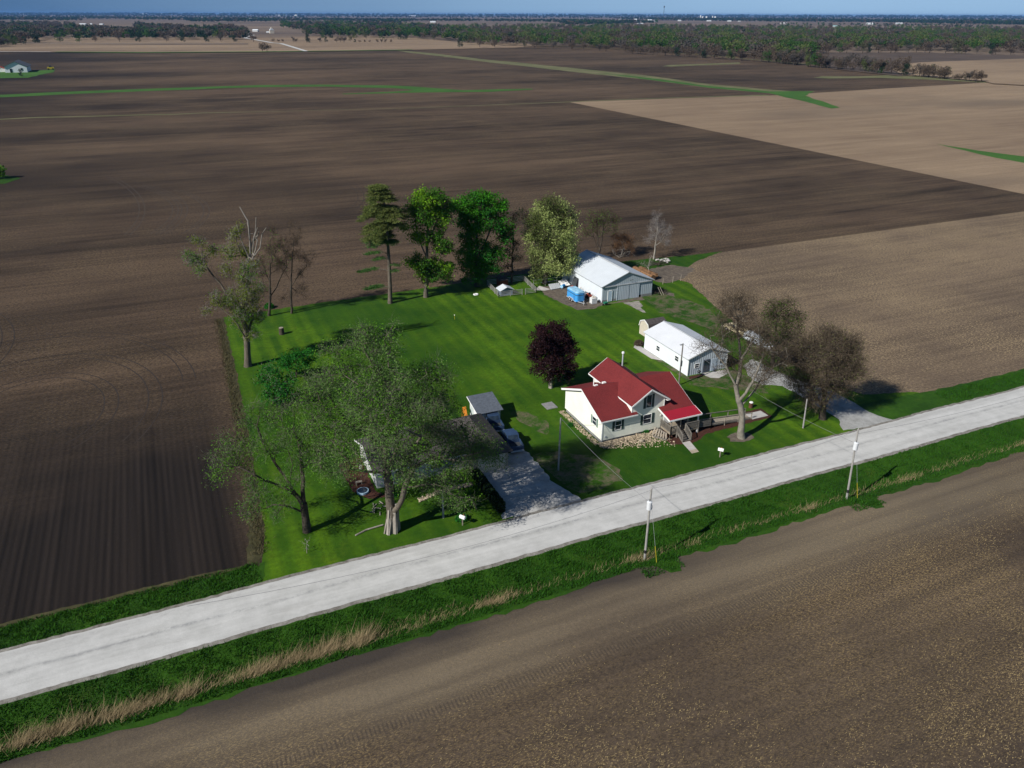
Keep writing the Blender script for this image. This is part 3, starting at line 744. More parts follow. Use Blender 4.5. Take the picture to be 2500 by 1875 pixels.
# windows measured on the walls
def facade(p, q, ax, pl):
    f_ = on_y if ax == 'y' else on_x
    a, b = f_(*p, pl), f_(*q, pl); return min(a[0], b[0]), max(a[0], b[0]), min(a[1], b[1]), max(a[1], b[1])
a = on_y(*hz(822, 1040), 77.9); b = on_y(*hz(912, 1030), 77.9); zt = on_y(*hz(868, 975), 77.9)[1]; zb = on_y(*hz(868, 1100), 77.9)[1]
window(hs_, 'y', 77.9, a[0], b[0], zb, zt, .36)
a = on_y(*hz(1222, 955), 77.9); b = on_y(*hz(1340, 930), 77.9); zt = on_y(*hz(1280, 880), 77.9)[1]; zb = on_y(*hz(1280, 1010), 77.9)[1]
window(hs_, 'y', 77.895, a[0], b[0], zb, zt, .36)
a = on_y(*hz(1268, 700), 77.9); b = on_y(*hz(1345, 690), 77.9); zt = on_y(*hz(1305, 605), 77.9)[1]; zb = on_y(*hz(1300, 785), 77.9)[1]
window(hs_, 'y', 77.895, a[0], b[0], zb, zt, .36, mull=False)
a = on_x(*hz(505, 965), 48.0); b = on_x(*hz(562, 1000), 48.0); zt = on_x(*hz(532, 915), 48.0)[1]; zb = on_x(*hz(532, 1030), 48.0)[1]
window(hs_, 'x', 48.0, b[0], a[0], zb, zt, .34, smat=paint('grey_green_shutter', (.16, .24, .20), .1, .6))
window(hs_, 'y', 88.306, 54.2, 55.4, 1.4, 2.8, .3, out=1); window(hs_, 'x', 61.5, 81.5, 82.6, 1.5, 2.8, 0, out=1)
MB().box(55.2, 55.75, 77.86, 77.97, .1, .42).build('basement_window', M_GLASS, hs_)
d_ = MB().box(57.75, 58.7, 77.84, 77.93, .95, 3.0).build('door', M_WHITE, hs_)
MB().box(57.95, 58.5, 77.82, 77.845, 1.9, 2.8).build('pane', M_GLASS, d_)
window(hs_, 'y', 77.89, 59.6, 60.8, 1.6, 2.7, 0)
MB().cyl((49.9, 83.9, 5.3), (49.9, 83.9, 6.7), .07).build('vent_pipe', M_WHITE, hs_)
q = MB().box(49.75, 50.2, 83.2, 83.5, 5.6, 6.05); q.build('roof_vent', M_WHITE, hs_)
MB().box(51.6, 52.1, 84.2, 84.6, 5.1, 5.65).build('roof_vent', M_WHITE, hs_)
t_ = MB().cyl((56.6, 87.4, 5.2), (56.6, 87.4, 8.0), .1).build('flue', M_GALV, hs_)
MB().cyl((56.6, 87.4, 8.0), (56.6, 87.4, 8.18), .2, .2).cyl((56.6, 87.4, 8.2), (56.6, 87.4, 8.32), .2, .03).build('flue_cap', M_WHITE, t_)
MB().box(57.1, 57.3, 77.83, 77.9, 2.35, 2.6).build('porch_light', M_WHITE, hs_)
MB().cyl((48.5, 77.87, .95), (48.5, 77.87, 1.15), .1).build('meter', M_GALV, hs_)
# porch
pr = MB()
pr.slab([(56.7, 76.93, 3.47), (61.95, 76.93, 3.47), (61.95, 75.1, 3.02), (56.7, 75.1, 3.02)], .05)
pr.build('porch_roof', M_REDMETAL, hs_)
m = MB(); m.bar((56.68, 75.08, 2.93), (61.97, 75.08, 2.93), .06, .2); m.bar((56.68, 75.08, 2.95), (56.68, 77.9, 3.55), .05, .24); m.bar((61.97, 75.08, 2.95), (61.97, 76.95, 3.38), .05, .2)
m.box(57.3, 61.7, 75.35, 75.5, 2.72, 2.88)
m.build('porch_beam', M_WHITE, hs_)
for x_ in (61.55,): MB().box(x_, x_ + .15, 75.35, 75.5, -.1, 2.75).build('porch_post', M_WHITE, hs_)
for x_ in (57.25, 58.75, 59.9): MB().box(x_, x_ + .11, 75.4, 75.52, -.1, 2.75).build('porch_post', M_WOODL, hs_)
m = MB()
for k in range(26): m.box(57.2 + k * .18, 57.36 + k * .18, 75.3, 77.86, .84, .9)
m.box(57.22, 61.8, 75.32, 75.38, .6, .838); m.box(57.22, 57.28, 75.38, 77.85, .6, .838)
m.build('porch_deck', M_DECK, hs_)
MB().cyl((60.3, 76.9, .9), (60.3, 76.9, 1.3), .22).box(60.0, 60.6, 77.2, 77.5, 1.3, 1.9).box(60, 60.6, 76.7, 77.3, 1.2, 1.3).build('porch_chair', M_DKMETAL, hs_)


def railing(par, a, b, za, zb, step=.14, low=0.0, name='railing', mat=None, posts=True, h=1.0, full=True):
    a, b = Vector(a), Vector(b); L = (b - a).length; m = MB()
    A = Vector((a.x, a.y, za)); B = Vector((b.x, b.y, zb)); up = Vector((0, 0, h))
    m.bar(A + up, B + up, .12, .05); m.bar(A + up * .12, B + up * .12, .05, .07); m.bar(A + up * .93, B + up * .93, .05, .07)
    n = int(L / step)
    if full:
        for i in range(1, n):
            p = A.lerp(B, i / n); m.bar(p + up * .05, p + up * .93, .045)
    k = max(1, int(L / 2.3))
    if posts:
        for i in range(k + 1):
            p = A.lerp(B, i / k); m.box(p.x - .05, p.x + .05, p.y - .05, p.y + .05, -.1, p.z + h + .03)
    return m.build(name, mat or M_WOOD, par)


railing(hs_, (57.2, 77.7), (57.2, 75.3), .9, .9); railing(hs_, (57.2, 75.3), (58.2, 75.3), .9, .9)
railing(hs_, (59.55, 75.3), (61.75, 75.3), .9, .9, .1)
m = MB()
for k in range(5):
    z_ = .9 - (k + 1) * .15; y_ = 75.28 - k * .28; m.box(58.25, 59.5, y_ - .3, y_, z_ - .045, z_)
m.bar((58.24, 75.3, .75), (58.24, 73.85, .0), .05, .22); m.bar((59.52, 75.3, .75), (59.52, 73.85, .0), .05, .22)
m.build('stair', M_WOOD, hs_)
for x_ in (58.2, 59.56): railing(hs_, (x_, 75.2), (x_, 73.85), .85, .08, .13)
# ramp
rp = thing('wheelchair_ramp', 'long weathered wooden ramp with rails sloping from the porch down to a concrete pad', 'ramp', (66.5, 76, 0))
m = MB()
for k in range(60):
    x0 = 61.85 + k * .156; z_ = .86 - .8 * (k / 60); m.slab([(x0, 75.55, z_), (x0 + .148, 75.55, z_ - .012), (x0 + .148, 76.85, z_ - .012), (x0, 76.85, z_)], .045)
m.build('deck_boards', M_WOODL, rp)
m = MB(); m.bar((61.85, 75.52, .76), (71.2, 75.52, .02), .05, .2); m.bar((61.85, 76.88, .76), (71.2, 76.88, .02), .05, .2); m.build('stringer', M_WOOD, rp)
railing(rp, (61.9, 75.5), (64.1, 75.5), .86, .68, .12); railing(rp, (64.1, 75.5), (71.1, 75.5), .68, .06, .14, full=False, mat=M_WOODL)
railing(rp, (61.9, 76.9), (71.1, 76.9), .86, .06, .14, full=False)
MB().box(71.2, 74.0, 75.3, 76.95, -.1, .08).build('landing_pad', M_CONC, rp)
# old steps leaning in the rocks
st_ = thing('wooden_steps', 'weathered wooden slatted steps lying on the rock bed beside the porch', 'steps', (56.2, 76.2, 0))
m = MB(); m.bar((55.3, 76.6, .25), (56.5, 75.2, .1), .06, .2); m.bar((56.2, 77.4, .95), (57.0, 75.9, .6), .06, .2); m.build('stringer', M_WOOD, st_)
m = MB()
for k in range(6):
    t = k / 5; a = Vector((55.3, 76.7, .35)).lerp(Vector((56.5, 75.3, .22)), t); b = Vector((56.15, 77.4, 1.0)).lerp(Vector((57.0, 76.0, .7)), t); m.bar(a, b, .2, .04)
m.build('tread', M_WOODL, st_)
# rocks
m = MB(); rg = random.Random(4)
for i in range(2300):
    if i < 1750:
        x_ = rg.uniform(47.4, 57.3); y_ = 77.8 - abs(rg.gauss(0, .5)) * (1.2 + (x_ - 47.5) * .23); y_ = max(y_, 76.9 - .36 * (x_ - 47)) if y_ < 76.9 - .36 * (x_ - 47) else y_
    else:
        y_ = rg.uniform(77.6, 88.6); x_ = 47.9 - rg.uniform(0, .85)
    r = rg.uniform(.045, .12) * (1.5 if rg.random() < .05 else 1)
    m.rock((x_, y_, r * .35 + max(0, .28 - (77.9 - y_) * .14) * (1 if y_ < 77.9 else 0)), r, rg)
o = m.build('loose_rocks', M_STONE); o['kind'] = 'stuff'; o['label'] = 'pale loose rocks banked along the farmhouse foundation'; o['category'] = 'rocks'
m = MB().rock((53.1, 76.2, .25), .42, rg); tag(m.build('boulder', M_TAN), 'large brown boulder amid the pale rocks in front of the farmhouse', 'boulder')

# ---- white metal shed
sh = thing('metal_shed', 'long white metal shed with low gable roof beyond the red roofed house', 'shed', (75.2, 97.5, 0))
MB().box(71.38, 71.44, 91.3, 103.8, 0, 3.0).build('side_wall', M_SHEDW, sh); MB().box(78.9, 78.96, 91.3, 103.8, 0, 3.0).build('side_wall', M_SHEDW, sh)
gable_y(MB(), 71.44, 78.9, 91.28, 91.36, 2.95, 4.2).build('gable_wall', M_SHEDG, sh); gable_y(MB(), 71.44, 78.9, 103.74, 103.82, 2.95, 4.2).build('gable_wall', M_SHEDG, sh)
m = MB(); m.slab([(75.17, 91.1, 4.36), (75.17, 104.0, 4.36), (71.1, 104.0, 3.02), (71.1, 91.1, 3.02)], .06)
m.slab([(75.17, 91.1, 4.36), (75.17, 104.0, 4.36), (79.24, 104.0, 3.02), (79.24, 91.1, 3.02)], .06); m.build('roof', M_SHEDR, sh); MB().prism([(74.95, 91.05, 4.32), (75.17, 91.05, 4.41), (75.39, 91.05, 4.32), (75.17, 91.05, 4.38)], (0, 91.05, 0), (0, 104.05, 0)).build('ridge_cap', M_GALV, sh)
m = MB(); m.bar((75.17, 91.07, 4.26), (71.1, 91.07, 2.93), .05, .16); m.bar((75.17, 91.07, 4.26), (79.24, 91.07, 2.93), .05, .16); m.box(71.34, 71.46, 91.2, 91.32, 0, 2.95); m.box(78.88, 79.0, 91.2, 91.32, 0, 2.95)
m.build('trim_board', M_WHITE, sh); m = MB(); m.bar((71.08, 91.1, 2.95), (71.08, 104, 2.95), .06, .07); m.build('gutter', M_GALV, sh)
for p in ((1300, 500), (1132, 408)):
    y_, z_ = on_x(*sz(*p), 71.38); window(sh, 'x', 71.38, y_ - .5, y_ + .5, z_ - .45, z_ + .45)
x_, z_ = on_y(*sz(1480, 563), 91.28); window(sh, 'y', 91.28, x_ - .45, x_ + .45, z_ - .4, z_ + .4)
x0 = on_y(*sz(1535, 560), 91.28)[0]; x1 = on_y(*sz(1590, 560), 91.28)[0]; d_ = MB().box(x0, x1, 91.2, 91.3, .05, 2.3).build('door', M_GREYROOF, sh); MB().box(x0 + .12, x1 - .12, 91.17, 91.205, .3, 2.1).build('pane', M_GLASS, d_)
MB().box(x1 + .4, x1 + 1.35, 91.22, 91.3, .05, 2.15).build('door', paint('grey_blue_door', (.38, .44, .50), .1, .5), sh)
MB().box(77.6, 78.2, 91.2, 91.3, 1.2, 1.7).build('notice_board', M_DKMETAL, sh)
gr_ = thing('kettle_grill', 'small dark round grill at the corner of the white metal shed', 'grill', (73.1, 90.6, 0))
m = MB(); 
for a in range(3): m.bar((73.1 + .3 * math.cos(a * 2.1), 90.6 + .3 * math.sin(a * 2.1), 0), (73.1, 90.6, .7), .03)
m.build('leg', M_DKMETAL, gr_); m = MB().cyl((73.1, 90.6, .55), (73.1, 90.6, .8), .15, .33, 14).cyl((73.1, 90.6, .8), (73.1, 90.6, 1.05), .33, .1, 14); m.build('bowl', M_DKMETAL, gr_)
# gambrel shed behind
gb = thing('gambrel_shed', 'small beige barn-roofed garden shed peeking out behind the white metal shed', 'shed', (75.4, 108.5, 0))
def gam(s, z0, e=0): return [(a_, b_) for a_, b_ in ((-1.5 - e, 1.6), (-1.2 - e * .6, 2.5 + e), (0, 3.05 + e), (1.2 + e * .6, 2.5 + e), (1.5 + e, 1.6))]
m = MB(); pf = [(74.4, 108.6 + a_, b_) for a_, b_ in gam(1, 0)]; m.prism([(74.4, 107.1, 0)] + pf + [(74.4, 110.1, 0)], (74.4, 0, 0), (78.2, 0, 0)); m.build('wall', M_BEIGE, gb)
m = MB(); g_ = gam(1, 0, .08)
for (a0, b0), (a1, b1) in zip(g_, g_[1:]): m.slab([(74.3, 108.6 + a0, b0), (78.3, 108.6 + a0, b0), (78.3, 108.6 + a1, b1), (74.3, 108.6 + a1, b1)], .06)
m.build('roof', M_DARKROOF, gb)
m = MB()
for (a0, b0), (a1, b1) in zip(g_, g_[1:]): m.bar((74.28, 108.6 + a0, b0 - .04), (74.28, 108.6 + a1, b1 - .04), .04, .14)
m.build('trim_board', M_WHITE, gb)

# ---- grey barn
bn = thing('pole_barn', 'big galvanised grey barn with sliding front doors at the back of the yard', 'barn', (82.3, 135.5, 0))
MB().box(76.4, 76.5, 127.1, 144.1, .05, 3.35).build('side_wall', M_BARNW, bn); MB().box(88.1, 88.2, 127.1, 144.1, .05, 3.35).build('side_wall', M_BARNW, bn)
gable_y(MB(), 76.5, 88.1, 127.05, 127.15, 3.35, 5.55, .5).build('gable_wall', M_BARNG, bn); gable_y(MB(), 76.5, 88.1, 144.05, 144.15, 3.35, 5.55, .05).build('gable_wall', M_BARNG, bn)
MB().box(76.45, 80.2, 127.02, 127.1, 0, .48).build('base_board', M_CONC2, bn); MB().box(85.6, 88.15, 127.02, 127.1, 0, .48).build('base_board', M_CONC2, bn)
m = MB(); m.slab([(82.3, 126.85, 5.75), (82.3, 144.4, 5.75), (76.1, 144.4, 3.36), (76.1, 126.85, 3.36)], .07)
m.slab([(82.3, 126.85, 5.75), (82.3, 144.4, 5.75), (88.5, 144.4, 3.36), (88.5, 126.85, 3.36)], .07); m.build('roof', M_BARNR, bn); MB().prism([(82.0, 126.8, 5.68), (82.3, 126.8, 5.81), (82.6, 126.8, 5.68), (82.3, 126.8, 5.78)], (0, 126.8, 0), (0, 144.45, 0)).build('ridge_cap', M_GALV, bn)
m = MB(); m.bar((82.3, 126.82, 5.66), (76.1, 126.82, 3.28), .05, .13); m.bar((82.3, 126.82, 5.66), (88.5, 126.82, 3.28), .05, .13); m.bar((76.08, 126.85, 3.29), (76.08, 144.4, 3.29), .05, .08)
m.build('trim_board', M_GALV, bn)
MB().box(76.9, 87.8, 126.86, 127.0, 3.12, 3.3).build('door_track', M_GALV, bn)
for x0, x1 in ((79.75, 82.35), (82.42, 84.95)):
    m = MB().box(x0, x1, 126.92, 126.99, .06, 3.12); m.bar((x0 + .05, 126.9, .1), (x0 + .05, 126.9, 3.1), .08, .04) ; m.build('sliding_door', M_BARND, bn)
d_ = MB().box(77.75, 78.65, 126.97, 127.06, .1, 2.25).build('door', paint('pale_blue_door', (.45, .56, .66), .1, .5), bn); MB().box(77.7, 77.76, 126.95, 127.04, .1, 2.32).box(78.64, 78.7, 126.95, 127.04, .1, 2.32).box(77.7, 78.7, 126.95, 127.04, 2.25, 2.32).build('frame', M_WHITE, d_)
MB().cyl((82.6, 126.9, 3.9), (83.2, 126.6, 4.1), .05).build('lamp', M_DKMETAL, bn)

# ---- small white shed by the willow
ws = thing('garden_shed', 'small white boarded shed with grey single-slope roof beside the big willow', 'shed', (36.6, 90.9, 0))
m = MB(); m.prism([(35.0, 89.3, 0), (35.0, 92.6, 0), (35.0, 92.6, 2.75), (35.0, 89.3, 1.95)], (35, 0, 0), (38.2, 0, 0)); m.build('wall', corrugated('white_boards', (.50, .56, .56), .32, 0, .45), ws)
m = MB(); m.slab([(34.6, 88.9, 1.98), (38.5, 88.9, 1.98), (38.5, 93.0, 2.96), (34.6, 93.0, 2.96)], .09); m.build('roof', M_GREYROOF, ws)
m = MB(); m.bar((34.58, 88.9, 1.9), (34.58, 93.0, 2.88), .04, .14); m.box(34.94, 35.06, 89.2, 89.34, 0, 1.95); m.box(34.94, 35.06, 92.55, 92.7, 0, 2.7); m.build('trim_board', M_WHITE, ws)
MB().box(34.93, 34.99, 90.2, 91.2, .1, 1.9).build('door', M_WHITE, ws)
o = thing('play_slide', 'orange plastic panel leaning behind the small white shed', 'slide', (33.9, 91.8, 0)); m = MB(); m.slab([(33.6, 91.3, 0.1), (34.1, 91.3, 0.1), (34.2, 92.4, 1.7), (33.7, 92.4, 1.7)], .08); m.build('panel', M_ORANGE, o); m = MB(); m.bar((33.7, 92.4, 1.6), (33.7, 92.7, 0), .06); m.bar((34.2, 92.4, 1.6), (34.2, 92.7, 0), .06); m.build('leg', M_ORANGE, o)
o = thing('outdoor_table', 'small white table on the grass left of the small white shed', 'table', (32.9, 90.8, 0)); MB().box(32.5, 33.3, 90.5, 91.1, .62, .68).build('table_top', M_WHITE, o)
for dx in (-.35, .35):
    for dy in (-.25, .25): MB().box(32.9 + dx - .03, 32.9 + dx + .03, 90.8 + dy - .03, 90.8 + dy + .03, 0, .62).build('leg', M_WHITE, o)
m = MB().rock((36.2, 93.6, .5), .5, rnd, 1); tag(m.build('white_bag', M_WHITE), 'bulging white bag behind the roof of the small white shed', 'bag')

# ---- low ranch house under the willow
rh = thing('ranch_house', 'low ranch house with dark brown roof half hidden under the big willow', 'house', (25, 83, 0))
m = MB(); gable_x(m, 17.7, 29.6, 79.4, 87.4, 2.5, 3.85, 0); m.build('wall', paint('white_siding', (.55, .55, .52), .1, .7), rh)
m = MB(); m.box(29.55, 34.3, 77.75, 87.9, 0, 2.4); m.build('garage_wall', M_TAN, rh)
m = MB(); m.slab([(17.2, 83.4, 4.05), (30, 83.4, 4.05), (30, 78.8, 2.5), (17.2, 78.8, 2.5)], .1); m.slab([(17.2, 83.4, 4.05), (30, 83.4, 4.05), (30, 88.0, 2.5), (17.2, 88.0, 2.5)], .1)
m.slab([(29.1, 77.2, 2.45), (34.8, 77.2, 2.45), (32, 80.4, 4.0), (31.9, 80.4, 4.0)], .1); m.slab([(29.1, 88.4, 2.45), (34.8, 88.4, 2.45), (32, 85.2, 4.0), (31.9, 85.2, 4.0)], .1)
m.slab([(29.1, 77.2, 2.45), (31.95, 80.4, 4.0), (31.95, 85.2, 4.0), (29.1, 88.4, 2.45)], .1); m.slab([(34.8, 77.2, 2.45), (31.95, 80.4, 4.0), (31.95, 85.2, 4.0), (34.8, 88.4, 2.45)], .1)
m.build('roof', M_DARKROOF, rh)
m = MB(); m.bar((17.17, 83.4, 3.95), (17.17, 78.8, 2.4), .05, .2); m.bar((17.17, 83.4, 3.95), (17.17, 88, 2.4), .05, .2); m.bar((17.17, 78.77, 2.4), (29.1, 78.77, 2.4), .05, .13); m.build('trim_board', M_WHITE, rh)
MB().box(30.2, 33.9, 77.7, 77.76, .05, 2.15).build('garage_door', M_BEIGE, rh)
window(rh, 'x', 17.7, 81, 82, 1.1, 2.0, 0); window(rh, 'y', 79.4, 20, 21.6, 1, 2.1); window(rh, 'y', 79.4, 24.5, 26, 1, 2.1)
MB().box(22.5, 23.1, 83.8, 84.4, 3.8, 4.9).build('chimney', M_CONC2, rh)
tp = thing('trampoline', 'round blue rimmed pool on the mulch by the west end of the ranch house', 'pool', (15.9, 79.3, 0)); MB().cyl((15.9, 79.3, .02), (15.9, 79.3, .3), .7, .72, 18).build('rim', paint('pale_blue_vinyl', (.35, .5, .62), .1, .5), tp); MB().cyl((15.9, 79.3, .3), (15.9, 79.3, .304), .62, .62, 18).build('water', M_GLASS, tp); tp.name = 'wading_pool'
o = thing('garden_bench', 'small tan wooden bench on the mulch bed west of the ranch house', 'bench', (15.9, 81.2, 0)); MB().box(15.5, 16.3, 81, 81.35, .4, .46).build('seat', M_WOODL, o)
for dx in (-.35, .3): MB().box(15.9 + dx, 15.98 + dx, 81.02, 81.33, 0, .4).build('leg', M_WOODL, o)
o = MB().cyl((16.9, 84.3, .0), (16.9, 84.3, .75), .12, .2); tag(o.build('stone_urn', M_CONC), 'pale stone urn against the west gable of the ranch house', 'urn')
m = MB(); rg = random.Random(9)
for i in range(260):
    t = rg.random(); x_ = 21.5 + 7 * t; y_ = 74.9 + .8 * math.sin(t * 2.2) + rg.uniform(-.35, .35); m.rock((x_, y_, .1), rg.uniform(.1, .2), rg)
o = m.build('stone_border', M_STONE); o['kind'] = 'stuff'; o['label'] = 'curved border of pale stones in front of the ranch house'; o['category'] = 'stones'

# ---- poles
def pole(name, label, base, h, r, mat, group=None, transformer=True, lean=(0, 0), guard=None):
    b = Vector(base); t = thing(name, label, 'pole', b, group); top = b + Vector((lean[0], lean[1], h))
    MB().cyl(b - Vector((0, 0, .4)), top, r, r * .7, 12).build('shaft', mat, t)
    if transformer:
        c = b.lerp(top, .80) + Vector((-.22, -.22, 0))
        tf = MB().cyl(c - Vector((0, 0, .5)), c + Vector((0, 0, .38)), .27, .27, 14).cyl(c + Vector((0, 0, .38)), c + Vector((0, 0, .47)), .29, .14, 14).build('transformer', paint('pale_transformer', (.60, .62, .64), .08, .4), t)
        MB().cyl(c + Vector((0, 0, .45)), c + Vector((0, 0, .72)), .05, .03, 8).build('bushing', M_DKMETAL, tf)
        MB().cyl(top, top + Vector((0, 0, .22)), .06, .05, 8).build('insulator', M_CONC, t)
        MB().cyl(b.lerp(top, .105), b.lerp(top, .15), r * 1.08, r * 1.07, 12).build('pole_band', M_SIGN, t)
        MB().tube([b.lerp(top, .78) + Vector((.15 + .22 * math.sin(k * .5), 0, -k * .11)) for k in range(7)], .02, 5).build('cable_loop', M_DKMETAL, t)
        a0 = top - Vector((0, 0, .9)); a1 = b + Vector((guard[0], guard[1], .0))
        MB().tube([a0, a1 + (a0 - a1) * .02], .012, 4).build('guy_wire', M_GALV, t); MB().cyl(a1, a1.lerp(a0, .28), .032, .032, 8).build('guy_guard', M_YELLOW, t)
    return top

P1 = pole('utility_pole', 'grey utility pole with transformer at the near edge of the ditch, left of two', (40.04, 54.93, -.25), 8.9, .135, M_POLE, 'roadside utility poles', lean=(.1, .1), guard=(.75, -1.2))
P2 = pole('utility_pole', 'grey utility pole with transformer opposite the right driveway, right of two', (68.4, 54.9, -.25), 9.4, .135, M_POLE, 'roadside utility poles', lean=(-.35, .25), guard=(1.1, -.6))
HP = pole('wooden_pole', 'thin bare pole on the lawn between the left driveway and the farmhouse', (39.7, 74.3, 0), 7.4, .12, M_POLE, None, False, lean=(.15, .1))
RP = pole('wooden_pole', 'short bare pole beside the dark bushy tree near the right driveway', (76.0, 70.45, 0), 4.5, .12, M_POLE, None, False, lean=(-.15, .1))
SP = pole('wooden_pole', 'dark service pole with lamp between the farmhouse and the white metal shed', (68.2, 89.0, 0), 7.0, .13, M_WOOD, None, False)
LP = pole('wooden_pole', 'short grey pole beneath the big willow by the left mailbox', (23.0, 70.45, 0), 3.6, .13, M_POLE, None, False)
spo = [o for o in COL.objects if o.get('label', '').startswith('dark service pole')][0]
MB().cyl((68.2, 88.88, 3.3), (68.2, 88.88, 4.2), .14, .14, 8).build('meter_box', M_DKMETAL, spo)
MB().bar((68.2, 88.9, 6.95), (67.6, 88.6, 7.1), .05).box(67.35, 67.75, 88.45, 88.7, 7.0, 7.15).build('lamp', M_GALV, spo)

M_WIRE = paint('weathered_cable', (.16, .16, .17), .1, .5)
def wire(a, b, sag, r=.018, name='power_line', label='', parent=None):
    a, b = Vector(a), Vector(b); pts = [a.lerp(b, t / 14) - Vector((0, 0, sag * 4 * (t / 14) * (1 - t / 14))) for t in range(15)]
    m = MB().tube(pts, r, 4); return tag(m.build(name, M_WIRE), label, 'power line')
P0 = Vector((12.0, 54.9, 8.6)); P3 = Vector((97, 54.9, 9))
wire(P1, P2, .7, label='overhead line strung between the two roadside utility poles')
wire(P1 - Vector((0, 0, 1.7)), HP, .5, label='service line from the left roadside pole to the thin pole on the lawn')
wire(HP - Vector((0, 0, .3)), (48.2, 77.86, 3.0), .4, label='service line from the thin lawn pole to the farmhouse corner')
wire(P2 - Vector((0, 0, 1.7)), SP, 1.0, label='long service line from the right roadside pole past the bare tree to the service pole')
wire(P2 - Vector((0, 0, .5)), P2 + Vector((60, 0, 0)), 1.2, label='overhead line leaving the right roadside pole along the road')
wire(P1 - Vector((0, 0, .2)), P1 + Vector((-44, .5, 0)), 1.2, label='overhead line leaving the left roadside pole across the gravel road')

# ---- mailboxes
def mailbox(label, x, y, rz):
    t = thing('mailbox', label, 'mailbox', (x, y, 0)); c, s = math.cos(rz), math.sin(rz)
    MB().box(x - .05, x + .05, y - .05, y + .05, 0, 1.0).build('post', M_WOODL, t)
    n = 9; prof = [(.17 * math.cos(math.pi * i / n), 1.18 + .17 * math.sin(math.pi * i / n)) for i in range(n + 1)] + [(-.17, 1.0), (.17, 1.0)]
    P = [(x - c * .33 - s * a, y - s * .33 + c * a, z) for a, z in prof]; MB().prism(P, (0, 0, 0), (c * .7, s * .7, 0)).build('box', M_WHITE, t)
    MB().box(x + .17, x + .19, y, y + .12, 1.2, 1.4).build('flag', M_REDC, t)
mailbox('white mailbox at the roadside in front of the red roofed farmhouse', 60.4, 68.7, -.9)
mailbox('white mailbox at the roadside left of the left driveway', 24.5, 68.2, -1.0)

# ---- cluttered things round the barn
tl = thing('horse_trailer', 'bright blue tandem-axle horse trailer parked on the grass beside the barn', 'trailer', (72.2, 130, 0))
X0, X1, Y0, Y1 = 71.35, 73.35, 128.3, 132.4
def rounded(x0, x1, y0, y1, r, z0, z1, n=5):
    P = []
    for cx, cy, a0 in ((x1 - r, y0 + r, -90), (x1 - r, y1 - r * .3, 0), (x0 + r, y1 - r * .3, 90), (x0 + r, y0 + r, 180)):
        for k in range(n + 1):
            a = math.radians(a0 + 90 * k / n); rr_ = r if cy < (y0 + y1) / 2 else r * .3
            P.append((cx + (r if cy < (y0 + y1) / 2 else r) * math.cos(a), cy + rr_ * math.sin(a), z0))
    return P
MB().prism(rounded(X0, X1, Y0, Y1, .5, .45, 1.75), (0, 0, .45), (0, 0, 1.65)).build('body', M_BLUE, tl)
MB().prism(rounded(X0 + .03, X1 - .03, Y0 + .03, Y1 - .03, .5, 1.65, 1.9), (0, 0, 1.651), (0, 0, 1.8)).build('vent_gap', M_DKMETAL, tl)
MB().prism(rounded(X0, X1, Y0, Y1, .5, 1.8, 2.05), (0, 0, 1.8), (0, 0, 2.15)).build('upper_body', M_BLUE, tl)
m = MB().prism(rounded(X0 - .02, X1 + .02, Y0, Y1, .5, 2.15, 2.3), (0, 0, 2.151), (0, 0, 2.25)); m.prism(rounded(X0 + .2, X1 - .2, Y0 + .2, Y1 - .1, .5, 2.25, 2.4), (0, 0, 2.251), (0, 0, 2.38)); m.build('roof', M_BLUER, tl)
for x_ in (X0 - .12, X1 - .1):
    for y_ in (130.0, 130.85):
        wl = MB().cyl((x_, y_, .35), (x_ + .22, y_, .35), .35, .35, 16).build('wheel', M_BLACK, tl); MB().cyl((x_ - .01, y_, .35), (x_ + .23, y_, .35), .19, .19, 12).build('rim', M_GALV, wl)
    q_ = MB(); q_.prism([(x_ - .04, 129.45, .5), (x_ - .04, 129.6, .8), (x_ - .04, 131.25, .8), (x_ - .04, 131.4, .5), (x_ - .04, 131.2, .5), (x_ - .04, 131.1, .7), (x_ - .04, 129.75, .7), (x_ - .04, 129.65, .5)], (0, 0, 0), (.28, 0, 0)).build('fender', M_GALV, tl)
m = MB(); m.bar((X0 + .3, Y0 + .2, .45), (72.35, 126.9, .5), .1); m.bar((X1 - .3, Y0 + .2, .45), (72.35, 126.9, .5), .1); m.cyl((72.35, 127.1, .05), (72.35, 127.1, .9), .05); m.box(X0 - .02, X1 + .02, 128.6, Y1 + .15, .36, .45); m.build('frame', M_GALV, tl)
MB().box(X0 - .015, X0, 128.9, 129.6, .6, 1.5).build('side_door', paint('mid_blue', (.04, .22, .52), .15, .35), tl)
o = thing('storage_tote', 'white box-shaped plastic tank in a cage near the front corner of the barn', 'tank', (74.8, 127.6, 0)); MB().box(74.25, 75.35, 127.1, 128.1, .12, 1.15).build('tank', M_WHITE, o)
m = MB()
for k in range(5): m.box(74.22, 74.25, 127.1 + k * .24, 127.14 + k * .24, .1, 1.2); m.box(74.25 + k * .26, 74.29 + k * .26, 127.06, 127.1, .1, 1.2)
m.box(74.2, 75.4, 127.05, 128.15, .02, .1); m.build('cage', M_GALV, o); MB().rock((74.7, 127.6, 1.35), .3, rnd).rock((75.1, 127.5, 1.3), .22, rnd).build('lid_pile', M_BEIGE, o)
def clutter(name, label, cat, parts, loc):
    t = thing(name, label, cat, loc)
    for pn, mb, mat in parts: mb.build(pn, mat, t)
clutter('washing_machine', 'round white drum leaning on the barn wall behind the cage tank', 'drum', [('drum', MB().cyl((75.6, 128.9, .1), (75.6, 128.9, .95), .38, .38, 14), M_WHITE), ('lid', MB().cyl((75.6, 128.9, .95), (75.6, 128.9, 1.0), .3, .3, 14), M_GALV)], (75.6, 128.9, 0))
